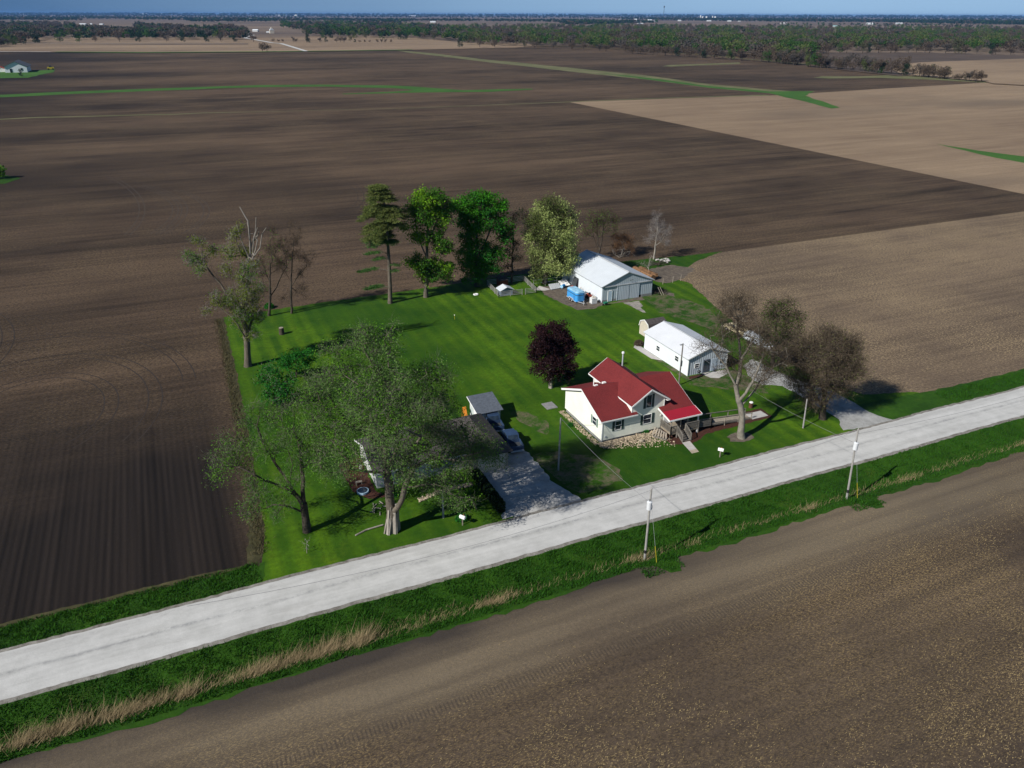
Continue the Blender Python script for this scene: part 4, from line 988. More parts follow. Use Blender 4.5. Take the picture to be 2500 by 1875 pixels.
clutter('lawn_tractor', 'rusty red garden machine between the blue trailer and the barn wall', 'tractor', [('body', MB().box(75.1, 75.9, 130.2, 131.3, .35, .8), M_REDC), ('seat', MB().box(75.3, 75.7, 130.3, 130.6, .8, 1.2), M_BLACK), ('wheel', MB().cyl((75.0, 130.4, .28), (75.2, 130.4, .28), .28), M_BLACK), ('wheel', MB().cyl((75.0, 131.1, .22), (75.2, 131.1, .22), .22), M_BLACK)], (75.5, 130.7, 0))
clutter('scrap_stack', 'stack of grey scrap sheets along the barn wall behind the blue trailer', 'scrap', [('sheet_metal', MB().slab([(74.6, 132.2, .5), (75.8, 132.4, .9), (75.6, 135, .8), (74.5, 134.6, .4)], .05).slab([(74.9, 131.6, .2), (75.9, 131.9, .5), (75.9, 133, .5), (74.8, 133, .3)], .05), M_GALV), ('board', MB().bar((74.4, 132, .2), (75.9, 134.8, 1.0), .18, .05), M_WOODL)], (75.2, 133.3, 0))
o = MB(); o.slab([(75.3, 136.6, .05), (75.35, 138.4, .05), (76.25, 138.3, 2.3), (76.2, 136.7, 2.3)], .06); tag(o.build('leaning_board', M_DKMETAL), 'tall dark board leaning against the west wall of the barn', 'board')
o = MB()
for k in range(6): o.slab([(70.6 + k * .42, 138.0 + k * .05, .2), (70.95 + k * .42, 138.0 + k * .05, .2), (71.3 + k * .42, 139.9, .75), (70.95 + k * .42, 139.9, .75)], .12)
tag(o.build('roofing_stack', M_GALV), 'row of ribbed grey metal panels lying left of the blue barrel', 'panels')
clutter('plastic_barrel', 'bright blue plastic barrel lying on its side beside the ribbed panels', 'barrel', [('body', MB().cyl((73.1, 138.0, .5), (74.0, 138.6, .5), .32, .32, 14), M_BLUEP), ('rim', MB().cyl((73.07, 137.98, .5), (73.12, 138.01, .5), .34, .34, 14), M_BLUER)], (73.5, 138.3, 0))
o = MB(); o.slab([(73.6, 138.8, .2), (75.6, 138.8, .3), (75.5, 141, 1.1), (73.6, 140.6, .9)], .08); tag(o.build('white_sheet', M_WHITE), 'large white sheet propped behind the blue barrel', 'panel')
o = MB().box(75.0, 75.6, 137.0, 137.6, .02, .55); tag(o.build('red_crate', M_REDC), 'small orange red crate at the foot of the dark leaning board', 'crate')
clutter('wheelbarrow', 'small green wheelbarrow on the dirt near the barn door', 'wheelbarrow', [('tray', MB().prism([(76.0, 125.2, .35), (76.0, 125.8, .35), (76.0, 125.9, .65), (76.0, 125.1, .65)], (0, 0, 0), (.8, 0, .05)), M_GREENP), ('handle', MB().bar((76.6, 125.2, .35), (77.5, 125.1, .5), .04).bar((76.6, 125.8, .35), (77.5, 125.9, .5), .04), M_WOODL), ('wheel', MB().cyl((75.85, 125.45, .18), (75.85, 125.55, .18), .18), M_BLACK)], (76.4, 125.5, 0))
m = MB(); rg = random.Random(8)
for i in range(60):
    a_ = Vector((rg.uniform(89, 92), rg.uniform(126.5, 129.5), rg.uniform(.05, .6))); d__ = Vector((rg.uniform(-1, 1), rg.uniform(-1, 1), rg.uniform(-.15, .2))); m.bar(a_, a_ + d__, rg.uniform(.05, .15), .05)
tag(m.build('scrap_heap', M_BARKD), 'dark heap of scrap lumber at the right side of the barn', 'scrap heap')
for k, (x_, l_) in enumerate(((90.0, 'pale plank propped upright on the dark scrap heap, left one'), (90.5, 'pale plank propped upright on the dark scrap heap, right one'))):
    tag(MB().bar((x_, 126.1, 0), (x_ - .2, 127.4, 1.4), .12, .04).build('plank', M_WOODL), l_, 'plank')
m = MB(); n = 12
for j in range(5): m.cyl((93.6 + j * .0, 142.4 - j * 1.5, .62), (93.7, 141.0 - j * 1.5, .62), .66, .66, 12)
for j in range(4): m.cyl((94.9, 142.0 - j * 1.5, .6), (95.0, 140.6 - j * 1.5, .6), .62, .62, 12)
m.rock((94.3, 138, 1.0), 1.2, rnd, .5).rock((94.4, 140.6, .9), 1.3, rnd, .5).rock((94.6, 136, .8), 1.1, rnd, .5)
tag(m.build('hay_pile', M_HAY), 'long brown pile of old hay behind the right side of the barn', 'hay pile')
m = MB()
for i in range(26): m.rock((104.3 + rg.gauss(0, .9), 146 + rg.gauss(0, .7), rg.uniform(.1, .5)), rg.uniform(.15, .4), rg)
tag(m.build('rubble_pile', M_CONC), 'pale rubble pile near the thin leafless tree behind the barn', 'rubble pile')
m = MB()
for i in range(90):
    a_ = Vector((101.5 + rg.gauss(0, 1.3), 144.8 + rg.gauss(0, .8), rg.uniform(.05, .5))); m.bar(a_, a_ + Vector((rg.uniform(-1.2, 1.2), rg.uniform(-1, 1), rg.uniform(-.2, .4))), .06)
tag(m.build('brush_pile', M_BARKD), 'dark brush pile in front of the pale rubble behind the barn', 'brush pile')
for k, (x_, y_) in enumerate(((94.3, 132.1), (96.8, 132.1), (99.2, 132.6))):
    o = MB().cyl((x_, y_, 0), (x_ + .05, y_, 1.35), .06); tag(o.build('fence_post', M_WOODL), ['pale fence post nearest the barn, in the grass right of it', 'pale fence post midway between barn and stubble field', 'pale fence post nearest the stubble field'][k], 'post')

# ---- pen with its hut
pen = thing('livestock_pen', 'rail fence pen in deep shade under the trees left of the barn', 'pen', (63, 142, 0))
def rails(par, a, b, n=4, mat=None, h=1.2):
    a, b = Vector(a).to_3d(), Vector(b).to_3d(); m = MB()
    for k in range(n): z_ = h * (k + 1) / n; m.bar(a + Vector((0, 0, z_)), b + Vector((0, 0, z_)), .04, .09)
    c = max(1, int((b - a).length / 2.4))
    for i in range(c + 1):
        p = a.lerp(b, i / c); m.box(p.x - .05, p.x + .05, p.y - .05, p.y + .05, 0, h + .1)
    m.build('rail_panel', mat or M_GALV, par)
rails(pen, (58.8, 138.1), (63.9, 137.8), mat=M_POLE); rails(pen, (64.6, 137.7), (67.0, 137.6), mat=M_POLE); rails(pen, (67, 137.6), (68, 145.9), mat=M_POLE); rails(pen, (58.8, 138.1), (59.6, 146.2), mat=M_POLE); rails(pen, (59.6, 146.2), (68, 145.9))
ht = thing('animal_hut', 'small white roofed hut inside the shaded pen', 'hut', (61, 139.6, 0))
m = MB(); gable_y(m, 59.6, 62.2, 138.8, 140.6, 1.2, 1.7); m.build('wall', paint('blue_grey_boards', (.22, .28, .38), .2, .7), ht)
m = MB(); m.slab([(60.9, 138.5, 1.85), (60.9, 140.9, 1.85), (59.3, 140.9, 1.15), (59.3, 138.5, 1.15)], .06); m.slab([(60.9, 138.5, 1.85), (60.9, 140.9, 1.85), (62.5, 140.9, 1.15), (62.5, 138.5, 1.15)], .06); m.build('roof', M_BARNR, ht)
ht = thing('animal_hut', 'small dark red hut at the back of the shaded pen', 'hut', (62.6, 145, 0))
MB().box(61.6, 63.6, 144.3, 145.8, 0, 1.4).build('wall', M_RED, ht); m = MB(); m.slab([(61.4, 144.1, 1.42), (63.8, 144.1, 1.42), (63.8, 146, 1.7), (61.4, 146, 1.7)], .06); m.build('roof', M_DARKROOF, ht)
fw = thing('wire_fence', 'wire panel fence joining the pen side to the back corner of the barn', 'fence', (72, 142, 0))
m = MB()
for i in range(4): m.cyl((68.2 + i * 2.7, 141.4 - i * .1, 0), (68.2 + i * 2.7, 141.4 - i * .1, 1.6), .05)
m.build('post', M_POLE, fw); m = MB(); m.bar((68.2, 141.4, 1.5), (76.3, 141.1, 1.5), .04); m.bar((68.2, 141.4, .8), (76.3, 141.1, .8), .03); m.build('wire_rail', M_GALV, fw)
o = MB(); o.slab([(67.5, 139.6, .06), (69.5, 138.3, .06), (70.8, 138.6, .08), (69.2, 140.6, .4)], .05); tag(o.build('tarp', M_CONC), 'pale tarp spread on the ground between pen and barn', 'tarp')
o = MB(); o.tube([(55.2 + .45 * math.cos(a * .7), 141.6 + .45 * math.sin(a * .7), .12) for a in range(10)], .12, 6); tag(o.build('painted_ring', M_WHITE), 'white painted tyre on the shaded grass left of the pen', 'tyre')

# ---- vehicles
def sweep_profile(m, prof, x0, x1, tf): m.prism([tf(x0, a, b) for a, b in prof], Vector(tf(x0, 0, 0)), Vector(tf(x1, 0, 0)))
def pickup(label, cx, cy, ang, mat, name='pickup_truck', cat='truck'):
    t = thing(name, label, cat, (cx, cy, 0)); c, s = math.cos(ang), math.sin(ang)
    def tf(w_, l_, z): return (cx + l_ * c - w_ * s, cy + l_ * s + w_ * c, z)
    def P(prof, w0, w1, nm, mt_, par=t): m = MB(); m.prism([tf(w0, a, b) for a, b in prof], Vector(tf(w0, 0, 0)), Vector(tf(w1, 0, 0))); return m.build(nm, mt_, par)
    P([(2.6, .45), (2.65, .8), (2.5, 1.02), (1.2, 1.1), (-.62, 1.1), (-.62, .45), (2.0, .45)], -.92, .92, 'body', mat)
    P([(1.25, 1.102), (.75, 1.68), (-.35, 1.72), (-.6, 1.102)], -.8, .8, 'cab', mat); P([(1.22, 1.14), (.80, 1.60), (.62, 1.61), (.62, 1.14)], -.815, .815, 'side_window', M_GLASS); P([(.5, 1.14), (.5, 1.62), (-.3, 1.64), (-.45, 1.14)], -.815, .815, 'side_window', M_GLASS)
    P([(1.30, 1.108), (.79, 1.66), (.77, 1.64), (1.26, 1.10)], -.7, .7, 'windscreen', M_GLASS); P([(-.62, 1.12), (-.40, 1.64), (-.38, 1.62), (-.60, 1.11)], -.65, .65, 'rear_window', M_GLASS)
    for a, b in ((-.92, -.85), (.85, .92)): P([(-.621, .5), (-.621, 1.15), (-2.55, 1.15), (-2.6, .5)], a, b, 'bed_side', mat)
    P([(-.62, .5), (-.62, .62), (-2.5, .62), (-2.5, .5)], -.85, .85, 'bed_floor', M_DKMETAL); P([(-2.52, .5), (-2.52, 1.15), (-2.6, 1.15), (-2.6, .5)], -.85, .85, 'tailgate', mat); P([(-2.61, .4), (-2.61, .6), (-2.74, .6), (-2.74, .4)], -.88, .88, 'bumper', M_GALV); P([(2.67, .4), (2.67, .62), (2.8, .62), (2.8, .4)], -.9, .9, 'bumper', M_GALV)
    for l_ in (1.75, -1.65):
        for w_ in (-.96, .72):
            wl = MB().cyl(tf(w_, l_, .36), tf(w_ + .24, l_, .36), .36, .36, 14).build('wheel', M_BLACK, t); MB().cyl(tf(w_ - .01, l_, .36), tf(w_ + .25, l_, .36), .18, .18, 10).build('rim', M_GALV, wl)
    for w_ in (-.75, .5): MB().prism([tf(w_, 2.66, .68), tf(w_ + .25, 2.66, .68), tf(w_ + .25, 2.62, .88), tf(w_, 2.62, .88)], (0, 0, 0), Vector(tf(0, .05, 0)) - Vector(tf(0, 0, 0))).build('headlight', M_GALV, t)
pickup('cream coloured old pickup truck parked on the grass behind the bare trees', 90.7, 103.2, math.radians(92), M_CREAM)
pickup('dark navy pickup truck at the top of the left driveway beside the ranch house', 37.0, 82.6, math.radians(82), M_TRUCKB)
pickup('dark blue car parked nose-out behind the navy pickup by the ranch house', 36.8, 88.6, math.radians(82), M_TRUCKB, 'parked_truck')
bt = thing('covered_boat', 'boat under a crumpled white cover on its trailer beside the cream pickup', 'boat', (90.2, 97, 0))
V = []; f = []; rg = random.Random(3); NS = 12
for i in range(NS + 1):
    t = i / NS; y_ = 99.6 - 6.4 * t; w_ = 1.15 * min(1, (1.08 - t) * 2.2) ** .6; z1 = 1.9 - .5 * t + rg.uniform(-.12, .12)
    for k in range(9):
        a = math.pi * k / 8; V.append((90.2 + w_ * math.cos(a) + rg.uniform(-.05, .05), y_, .75 + (z1 - .75) * math.sin(a) ** .8 + rg.uniform(-.05, .05)))
for i in range(NS):
    for k in range(8): f.append((i * 9 + k, i * 9 + k + 1, (i + 1) * 9 + k + 1, (i + 1) * 9 + k))
m = MB().add(V, f + [tuple(range(9))[::-1], tuple(range(NS * 9, NS * 9 + 9))]); m.build('cover', paint('white_tarp', (.66, .70, .76), .2, .6, 1.2), bt)
V = [(x_ if k else x_, y_, z_) for k, (x_, y_, z_) in enumerate([])]
m = MB(); m.prism([(89.15, 99.6, .8), (91.25, 99.6, .8), (90.9, 99.6, .35), (89.5, 99.6, .35)], (0, 0, 0), (0, -4.6, 0)); m.build('hull', M_WHITE, bt)
m = MB(); m.box(89.6, 90.8, 94, 99.2, .28, .34); m.bar((90.2, 94, .3), (90.2, 92.2, .4), .1); m.build('trailer_frame', M_GALV, bt)
for x_ in (89.0, 91.2): MB().cyl((x_, 98, .3), (x_ + .2, 98, .3), .3, .3, 14).build('wheel', M_BLACK, bt)
bb = thing('burn_barrel', 'rusty barrel with a white lid on the lawn behind the ramp', 'barrel', (73.4, 78.4, 0)); MB().cyl((73.4, 78.4, 0), (73.4, 78.4, .85), .3, .3, 14).build('drum', paint('rusty_steel', (.10, .045, .03), .4, .8), bb); MB().cyl((73.4, 78.4, .85), (73.4, 78.4, .95), .3, .24, 14).build('lid', M_WHITE, bb)
fp = thing('fire_pit', 'small dark fire ring on the grass behind the farmhouse', 'fire pit', (65.9, 92.6, 0)); MB().cyl((65.9, 92.6, .0), (65.9, 92.6, .3), .5, .45, 12).build('ring', M_DKMETAL, fp)
x_, y_ = G(609, 722)[:2]; sp_ = thing('tree_stump', 'dark cut tree stump standing alone on the striped lawn', 'stump', (x_, y_, 0)); MB().cyl((x_, y_, -.1), (x_, y_, 1.25), .5, .42, 12).build('trunk', M_BARKD, sp_); MB().cyl((x_, y_, 1.25), (x_, y_, 1.28), .4, .38, 12).build('cut_face', M_WOODL, sp_)
x_, y_ = G(982, 690)[:2]; o = thing('yard_marker', 'tiny white topped marker stick in the middle of the lawn', 'marker', (x_, y_, 0)); MB().cyl((x_, y_, 0), (x_, y_, .8), .03).build('stick', M_YELLOW, o); MB().cyl((x_, y_, .8), (x_, y_, .95), .08).build('cap', M_WHITE, o)
hg = MB(); 
tag(MB().box(49.2, 51.6, 89.2, 90.6, .02, .35).box(49.6, 51.0, 89.4, 90.4, .35, .55).build('paver_stack', M_DKMETAL), 'dark stack of pavers behind the north side of the farmhouse', 'pavers')
tag(MB().box(45.8, 47.5, 89.7, 91.7, .0, .12).build('stone_step', M_CONC2), 'grey stone slab on the ground at the west gable of the farmhouse', 'slab')

# ---- far farmstead at the left
fh = thing('far_farmhouse', 'low white building with grey gable roof on a green patch, far left', 'building', tuple(G(35, 158)))
b0 = G(12, 157.5); wd = (G(55, 157.5) - b0).length
bx_, by_ = b0.x, b0.y
m = MB(); gable_y(m, bx_, bx_ + wd, by_, by_ + 34, 5.5, 9.5); m.build('wall', M_SHEDW, fh)
m = MB(); m.slab([(bx_ + wd / 2, by_ - .8, 10.0), (bx_ + wd / 2, by_ + 35, 10.0), (bx_ - 1.2, by_ + 35, 5.2), (bx_ - 1.2, by_ - .8, 5.2)], .3); m.slab([(bx_ + wd / 2, by_ - .8, 10.0), (bx_ + wd / 2, by_ + 35, 10.0), (bx_ + wd + 1.2, by_ + 35, 5.2), (bx_ + wd + 1.2, by_ - .8, 5.2)], .3); m.build('roof', M_GREYROOF, fh)
MB().box(bx_ + wd * .22, bx_ + wd * .32, by_ - .2, by_ + .1, 0, 3.6).build('door', M_GLASS, fh); MB().box(bx_ + wd * .72, bx_ + wd * .8, by_ - .2, by_ + .1, 2, 4).build('window', M_GLASS, fh)
q = G(4, 156); o = thing('far_shed', 'small white shed with red front at the far left edge', 'shed', q); m = MB(); gable_y(m, q.x - 5, q.x + 3, q.y, q.y + 9, 3.2, 4.6); m.build('wall', M_WHITE, o); m = MB(); m.slab([(q.x - 1, q.y - .4, 4.9), (q.x - 1, q.y + 9.4, 4.9), (q.x - 5.4, q.y + 9.4, 3.1), (q.x - 5.4, q.y - .4, 3.1)], .2); m.slab([(q.x - 1, q.y - .4, 4.9), (q.x - 1, q.y + 9.4, 4.9), (q.x + 3.4, q.y + 9.4, 3.1), (q.x + 3.4, q.y - .4, 3.1)], .2); m.build('roof', M_REDC, o)
q = G(110, 151); o = thing('yellow_machine', 'yellow farm machine on the far left green patch', 'machine', q); MB().box(q.x - 3, q.x + 3, q.y, q.y + 2.4, .8, 2.6).build('body', M_YELLOW, o); MB().box(q.x - 1, q.x + 1, q.y + .3, q.y + 2, 2.6, 4).build('cab', M_GLASS, o); MB().cyl((q.x - 2, q.y - .3, .8), (q.x - 2, q.y + 2.7, .8), .8).cyl((q.x + 2, q.y - .3, .8), (q.x + 2, q.y + 2.7, .8), .8).build('wheel', M_BLACK, o)

# ---- things near the horizon
def farbld(px, py, wpx, hpx, label, mat, roofmat, name='farm_building', cat='building', depth=1.0):
    q = G(px, py); D = (q.x * FW.x + q.y * FW.y); mpp = D / F * K; w_ = wpx * mpp; h = hpx * mpp
    t = thing(name, label, cat, q); c, s = RT.x, RT.y; fx, fy = FW.x, FW.y; h *= .8; w_ *= .85
    def tf(a, b, z): return (q.x + a * c + b * fx, q.y + a * s + b * fy, z)
    e = h * .6; d_ = w_ * depth
    m = MB(); m.prism([tf(-w_ / 2, 0, 0), tf(w_ / 2, 0, 0), tf(w_ / 2, 0, e), tf(-w_ / 2, 0, e)], (0, 0, 0), Vector(tf(0, d_, 0)) - Vector(tf(0, 0, 0))); m.build('wall', mat, t)
    m = MB(); m.prism([tf(-w_ * .53, -w_ * .03, e), tf(-w_ * .53, d_ / 2, h), tf(-w_ * .53, d_ * 1.03, e)], (0, 0, 0), Vector(tf(w_ * 1.06, 0, 0)) - Vector(tf(0, 0, 0))); m.build('roof', roofmat, t)
    return t
M_FARWALL = paint('far_pale_wall', (.5, .5, .49), .1, .7)
FB = [(178, 54, 14, 3.5, 'long low white barn above the far left tree row'), (196, 54, 5, 3.5, 'small white shed right of the far left white barn'), (218, 54, 8, 3, 'white shed at the edge of the far left brown field'), (391, 60.5, 9, 4, 'white farmhouse between trees, far left of the winding road'), (420, 60.5, 8, 5, 'white barn just left of the winding farm road'), (368, 60, 4, 3.5, 'tiny white shed left of the white farmhouse near the road'),
      (551, 69, 12, 6, 'white two storey house right of the winding farm road'), (495, 63, 9, 3, 'low grey shed just above the winding road bend'), (507, 42.5, 7, 3, 'white shed in the far belt of trees'), (541, 42.5, 6, 3.5, 'tiny white house farther right in the far tree belt'),
      (579, 71, 8, 3, 'low white lean-to left of the old pale elevator'), (935, 49.5, 12, 4, 'white farmstead at the far tree edge, centre left'), (1340, 45, 7, 3.5, 'white shed at the left of the distant farm cluster'), (1373, 45.5, 5, 5, 'small white house inside the distant farm cluster'), (1383, 52.2, 14, 2.6, 'long white shed in front of the distant farm cluster'), (1404, 46.5, 10, 4.5, 'pale barn in the middle of the distant farm cluster'),
      (1416, 47.5, 9, 3, 'low white shed right of the pale distant barn'), (1468, 45.8, 7, 3, 'white shed at the right of the distant farm cluster'), (1532, 46.5, 9, 3, 'white barn on the far brown field, centre right'), (1576, 47, 8, 3, 'white barn farther right on the far brown field'), (1597, 47, 5, 3, 'tiny white shed next to the farther white barn'), (1694, 52, 14, 3.5, 'long white barn by the far field trees, right side'),
      (1806, 58.5, 12, 3.5, 'pale blue green roofed building by the far right trees'), (1880, 54, 13, 5, 'white barn with tall end by the far right trees'), (1943, 52.5, 14, 3.5, 'long white shed at the far right'), (300, 31.5, 40, 3, 'very long pale warehouse on the left horizon'), (345, 31.5, 9, 2.5, 'pale block right of the very long horizon warehouse'), (604, 34.5, 24, 2.5, 'pale plant buildings left of the water tower'), (810, 34.5, 16, 2, 'pale roofs on the horizon right of the water tower'), (895, 35.2, 22, 2.2, 'long pale roofs on the horizon, centre left'), (48, 31.5, 20, 2, 'pale roofs on the horizon at the far left')]
for px_, py_, w_, h_, lb in FB:
    farbld(px_, py_, w_, h_, lb, M_FARWALL, M_SHEDW if 'blue' not in lb else paint('teal_roof', (.35, .6, .62), .05, .5), depth=.45 if w_ > 13 else .8)
# pale old grain elevator beside the road
q = G(588, 72.5); D = q.x * FW.x + q.y * FW.y; mp = D / F * K
t = thing('grain_elevator', 'tall pale wooden grain elevator beside a small lean-to near the winding road', 'elevator', q)
MB().box(q.x - 4 * mp, q.x + 4 * mp, q.y, q.y + 8 * mp, 0, 6 * mp).build('wall', M_BEIGE, t)
m = MB(); m.prism([(q.x - 4.2 * mp, q.y - .2 * mp, 6 * mp), (q.x - 1.6 * mp, q.y - .2 * mp, 9 * mp), (q.x + 1.6 * mp, q.y - .2 * mp, 9 * mp), (q.x + 4.2 * mp, q.y - .2 * mp, 6 * mp)], (0, 0, 0), (0, 8.4 * mp, 0)); m.build('roof', M_BARNR, t)
m = MB(); gable_y(m, q.x - 1.6 * mp, q.x + 1.6 * mp, q.y + 1 * mp, q.y + 6 * mp, 10.2 * mp, 11.6 * mp, 9 * mp); m.build('cupola', M_BEIGE, t)
# water tower (bulb on a stem)
D = 15000; c3, mp = at_depth(640, 37.5, D); zb = 0; c0 = Vector((c3.x, c3.y, 0)); top, _ = at_depth(640, 31.6, D)
t = thing('water_tower', 'white bulb water tower standing up on the left horizon', 'water tower', c0)
MB().cyl(c0, (c0.x, c0.y, top.z - 2.2 * mp), .7 * mp, .55 * mp, 14).build('stem', M_WHITE, t)
V = []; f = []
for i in range(9):
    a = math.pi * i / 8
    for k in range(16): V.append((c0.x + 3.6 * mp * math.sin(a) * math.cos(k * math.pi / 8), c0.y + 3.6 * mp * math.sin(a) * math.sin(k * math.pi / 8), top.z - 2.6 * mp + 2.5 * mp * math.cos(a)))
for i in range(8):
    for k in range(16): f.append((i * 16 + k, i * 16 + (k + 1) % 16, (i + 1) * 16 + (k + 1) % 16, (i + 1) * 16 + k))
MB().add(V, f).build('tank', M_WHITE, t, True)
# radio mast
D = 9500; c3, mp = at_depth(1433, 40, D); top, _ = at_depth(1434, 12.5, D); c0 = Vector((c3.x, c3.y, 0))
t = thing('radio_mast', 'thin lattice radio mast rising above the centre right horizon', 'mast', c0)
MB().cyl(c0, (c0.x, c0.y, top.z), .55 * mp, .22 * mp, 6).build('mast_shaft', M_DKMETAL, t)
m = MB(); hz_ = top.z
for k in range(12): z_ = hz_ * (k + .5) / 12; r_ = .8 * mp * (1 - .4 * k / 12); m.box(c0.x - r_, c0.x + r_, c0.y - r_, c0.y + r_, z_, z_ + 1.2)
m.build('cross_brace', M_DKMETAL, t)
for zz_, r_ in ((hz_ * .94, 1.6), (hz_ * .86, 1.3)): MB().cyl((c0.x - 0, c0.y, zz_), (c0.x, c0.y, zz_ + 6), r_ * mp, r_ * mp, 8).build('antenna', M_DKMETAL, t)
# silos of the distant plant
D = 12000
for k, (px_, ht_, w_) in enumerate(((1513, 5.5, 1.3), (1518, 3.2, 1.6), (1526, 3, 2), (1539, 4.5, 1.0), (1545, 3, 2.2))):
    c3, mp = at_depth(px_, 40, D); tp_, _ = at_depth(px_, 40 - ht_ - 1, D); t = thing('grain_silo', ['tallest pale silo of the plant on the right horizon', 'short silo just right of the tallest horizon silo', 'wide silo in the middle of the horizon plant', 'slim silo right of the middle of the horizon plant', 'wide silo at the right end of the horizon plant'][k], 'silo', (c3.x, c3.y, 0))
    MB().cyl((c3.x, c3.y, 0), (c3.x, c3.y, tp_.z), w_ * mp, w_ * mp, 12).build('drum', M_WHITE, t); MB().cyl((c3.x, c3.y, tp_.z), (c3.x, c3.y, tp_.z + w_ * mp * .6), w_ * mp, .1, 12).build('cap', M_GALV, t)

# ------------------------------------------------------------------ trees
def grow(trunk, targets, bf=.35, step=1.0, sag=0.0, jit=.12, rg=None):
    """join every target point to the nearest limb: a branching skeleton that fills the crown"""
    rg = rg or np.random.default_rng(1)
    pos = []; par = []; pl = []
    for line in trunk:
        prev = -1
        if pos:
            d = [(np.linalg.norm(np.array(line[0]) - q)) for q in pos]; prev = int(np.argmin(d))
        for a, b in zip(line, line[1:]):
            a = np.array(a, float); b = np.array(b, float); L = np.linalg.norm(b - a); n = max(1, int(L / step))
            if not pos: pos.append(a); par.append(-1); pl.append(0.0); prev = 0
            for k in range(1, n + 1):
                p = a + (b - a) * k / n + rg.normal(0, .05, 3) * (k < n)
                pos.append(p); par.append(prev); pl.append(pl[prev] + L / n); prev = len(pos) - 1
    nt_ = len(pos); T = np.array(targets); base = pos[0]
    lo = max(1, int(nt_ * .25))
    tr_ = np.array(pos[lo:])
    dist = np.min(np.linalg.norm(T[:, None] - tr_[None], axis=2), axis=1)
    cap = len(T) * 14 + nt_ + 10
    A = np.zeros((cap, 3)); A[:nt_] = pos; PL = np.zeros(cap); PL[:nt_] = pl; N = nt_
    ends = []
    for ti in np.argsort(dist):
        t = T[ti]; d = np.linalg.norm(A[:N] - t, axis=1); cost = d + bf * PL[:N] + .5 * np.maximum(0, A[:N, 2] - t[2])
        cost[:lo] += 50
        j = int(np.argmin(cost)); L = d[j]; n = max(1, min(8, int(L / step)))
        a = A[j].copy(); prev = j; bend = rg.normal(0, jit * L, 3); bend[2] = abs(bend[2]) * .8
        for k in range(1, n + 1):
            u = k / n; p = a + (t - a) * u + bend * 4 * u * (1 - u) * .5 + rg.normal(0, .05 * step, 3)
            p[2] -= sag * u * u * L
            A[N] = p; PL[N] = PL[prev] + L / n; par.append(prev); prev = N; N += 1
            if N >= cap - 10: break
        ends.append(prev)
        if N >= cap - 10: break
    return A[:N].copy(), np.array(par), ends, nt_


def radii(A, par, r_base, r_tip=.025, ex=1.65, ntr=0):
    N = len(A); cnt = np.zeros(N); ch = np.zeros(N, int)
    for i in range(N):
        if par[i] >= 0: ch[par[i]] += 1
    cnt[ch == 0] = 1
    for i in range(N - 1, 0, -1): cnt[par[i]] += cnt[i]
    r = r_tip * cnt ** (1 / ex); sc = r_base / r[0]
    r = r_tip + (r - r_tip) * max(.3, (r_base - r_tip) / max(1e-6, r[0] - r_tip))
    return r


def tubes(A, par, r, n=5):
    idx = np.array([i for i in range(len(A)) if par[i] >= 0]); a = A[par[idx]]; b = A[idx]
    rb = r[idx]; ra = np.minimum(r[par[idx]], rb * 1.25)
    d = b - a; L = np.linalg.norm(d, axis=1, keepdims=True); d = d / np.maximum(L, 1e-6)
    ref = np.where(np.abs(d[:, 2:3]) > .9, np.array([[1.0, 0, 0]]), np.array([[0, 0, 1.0]]))
    u = np.cross(d, ref); u /= np.linalg.norm(u, axis=1, keepdims=True); v = np.cross(d, u)
    b = b + d * np.minimum(rb[:, None] * .5, L * .3)
    ang = np.arange(n) * 2 * np.pi / n; V = []
    for c_, r_ in ((a, ra), (b, rb)):
        for t in ang: V.append(c_ + (u * np.cos(t) + v * np.sin(t)) * r_[:, None])
    V = np.stack(V, 1).reshape(-1, 3); m = len(idx); o = np.arange(m)[:, None] * 2 * n
    Fc = np.concatenate([o + np.array([[k, (k + 1) % n, n + (k + 1) % n, n + k]]) for k in range(n)])
    return V, Fc


def leaf_quads(P, size, rg, asp=1.6, up=.0):
    n = len(P); a = rg.normal(0, 1, (n, 3)); a /= np.linalg.norm(a, axis=1, keepdims=True)
    b = rg.normal(0, 1, (n, 3)); b[:, 2] += up; b = np.cross(a, b); b /= np.linalg.norm(b, axis=1, keepdims=True)
    s = (np.asarray(size) * rg.uniform(.55, 1.4, n))[:, None]; a = a * s * asp / 2; b = b * s / 2
    V = np.stack([P - a, P - b, P + a, P + b], 1).reshape(-1, 3)
    return V, np.arange(4 * n).reshape(-1, 4)


def twig_tris(P, D, L, wd, rg):
    n = len(P); s = np.cross(D, rg.normal(0, 1, (n, 3))); s /= np.maximum(np.linalg.norm(s, axis=1, keepdims=True), 1e-6); s = s * wd
    tip = P + D * L[:, None]
    return np.stack([P - s, P + s, tip], 1).reshape(-1, 3), np.arange(3 * n).reshape(-1, 3)


def blob_points(blobs, D0, dens, rg, shell=.5, mn=3, rs=1.0):
    """crown targets: ellipsoids given by their place, radii and depth offset"""
    T = []
    for bl in blobs:
        x, y, rx, ry = bl[:4]; do = bl[4] if len(bl) > 4 else rg.normal(0, 1) * 1.0
        c_, mp = at_depth(x, y, D0 + do); rx_, ry_ = rx * mp * rs, ry * mp * rs
        n = max(mn, int(dens * rx_ * ry_ * 3.9))
        for _ in range(n):
            q = rg.normal(0, 1, 3); q /= np.linalg.norm(q); q *= rg.uniform(0, 1) ** (1 / (2 + 2 * shell))
            T.append(np.array(c_) + np.array(RT) * q[0] * rx_ + np.array(FW) * q[1] * (rx_ + ry_) * .5 + np.array([0, 0, 1]) * q[2] * ry_)
    return T


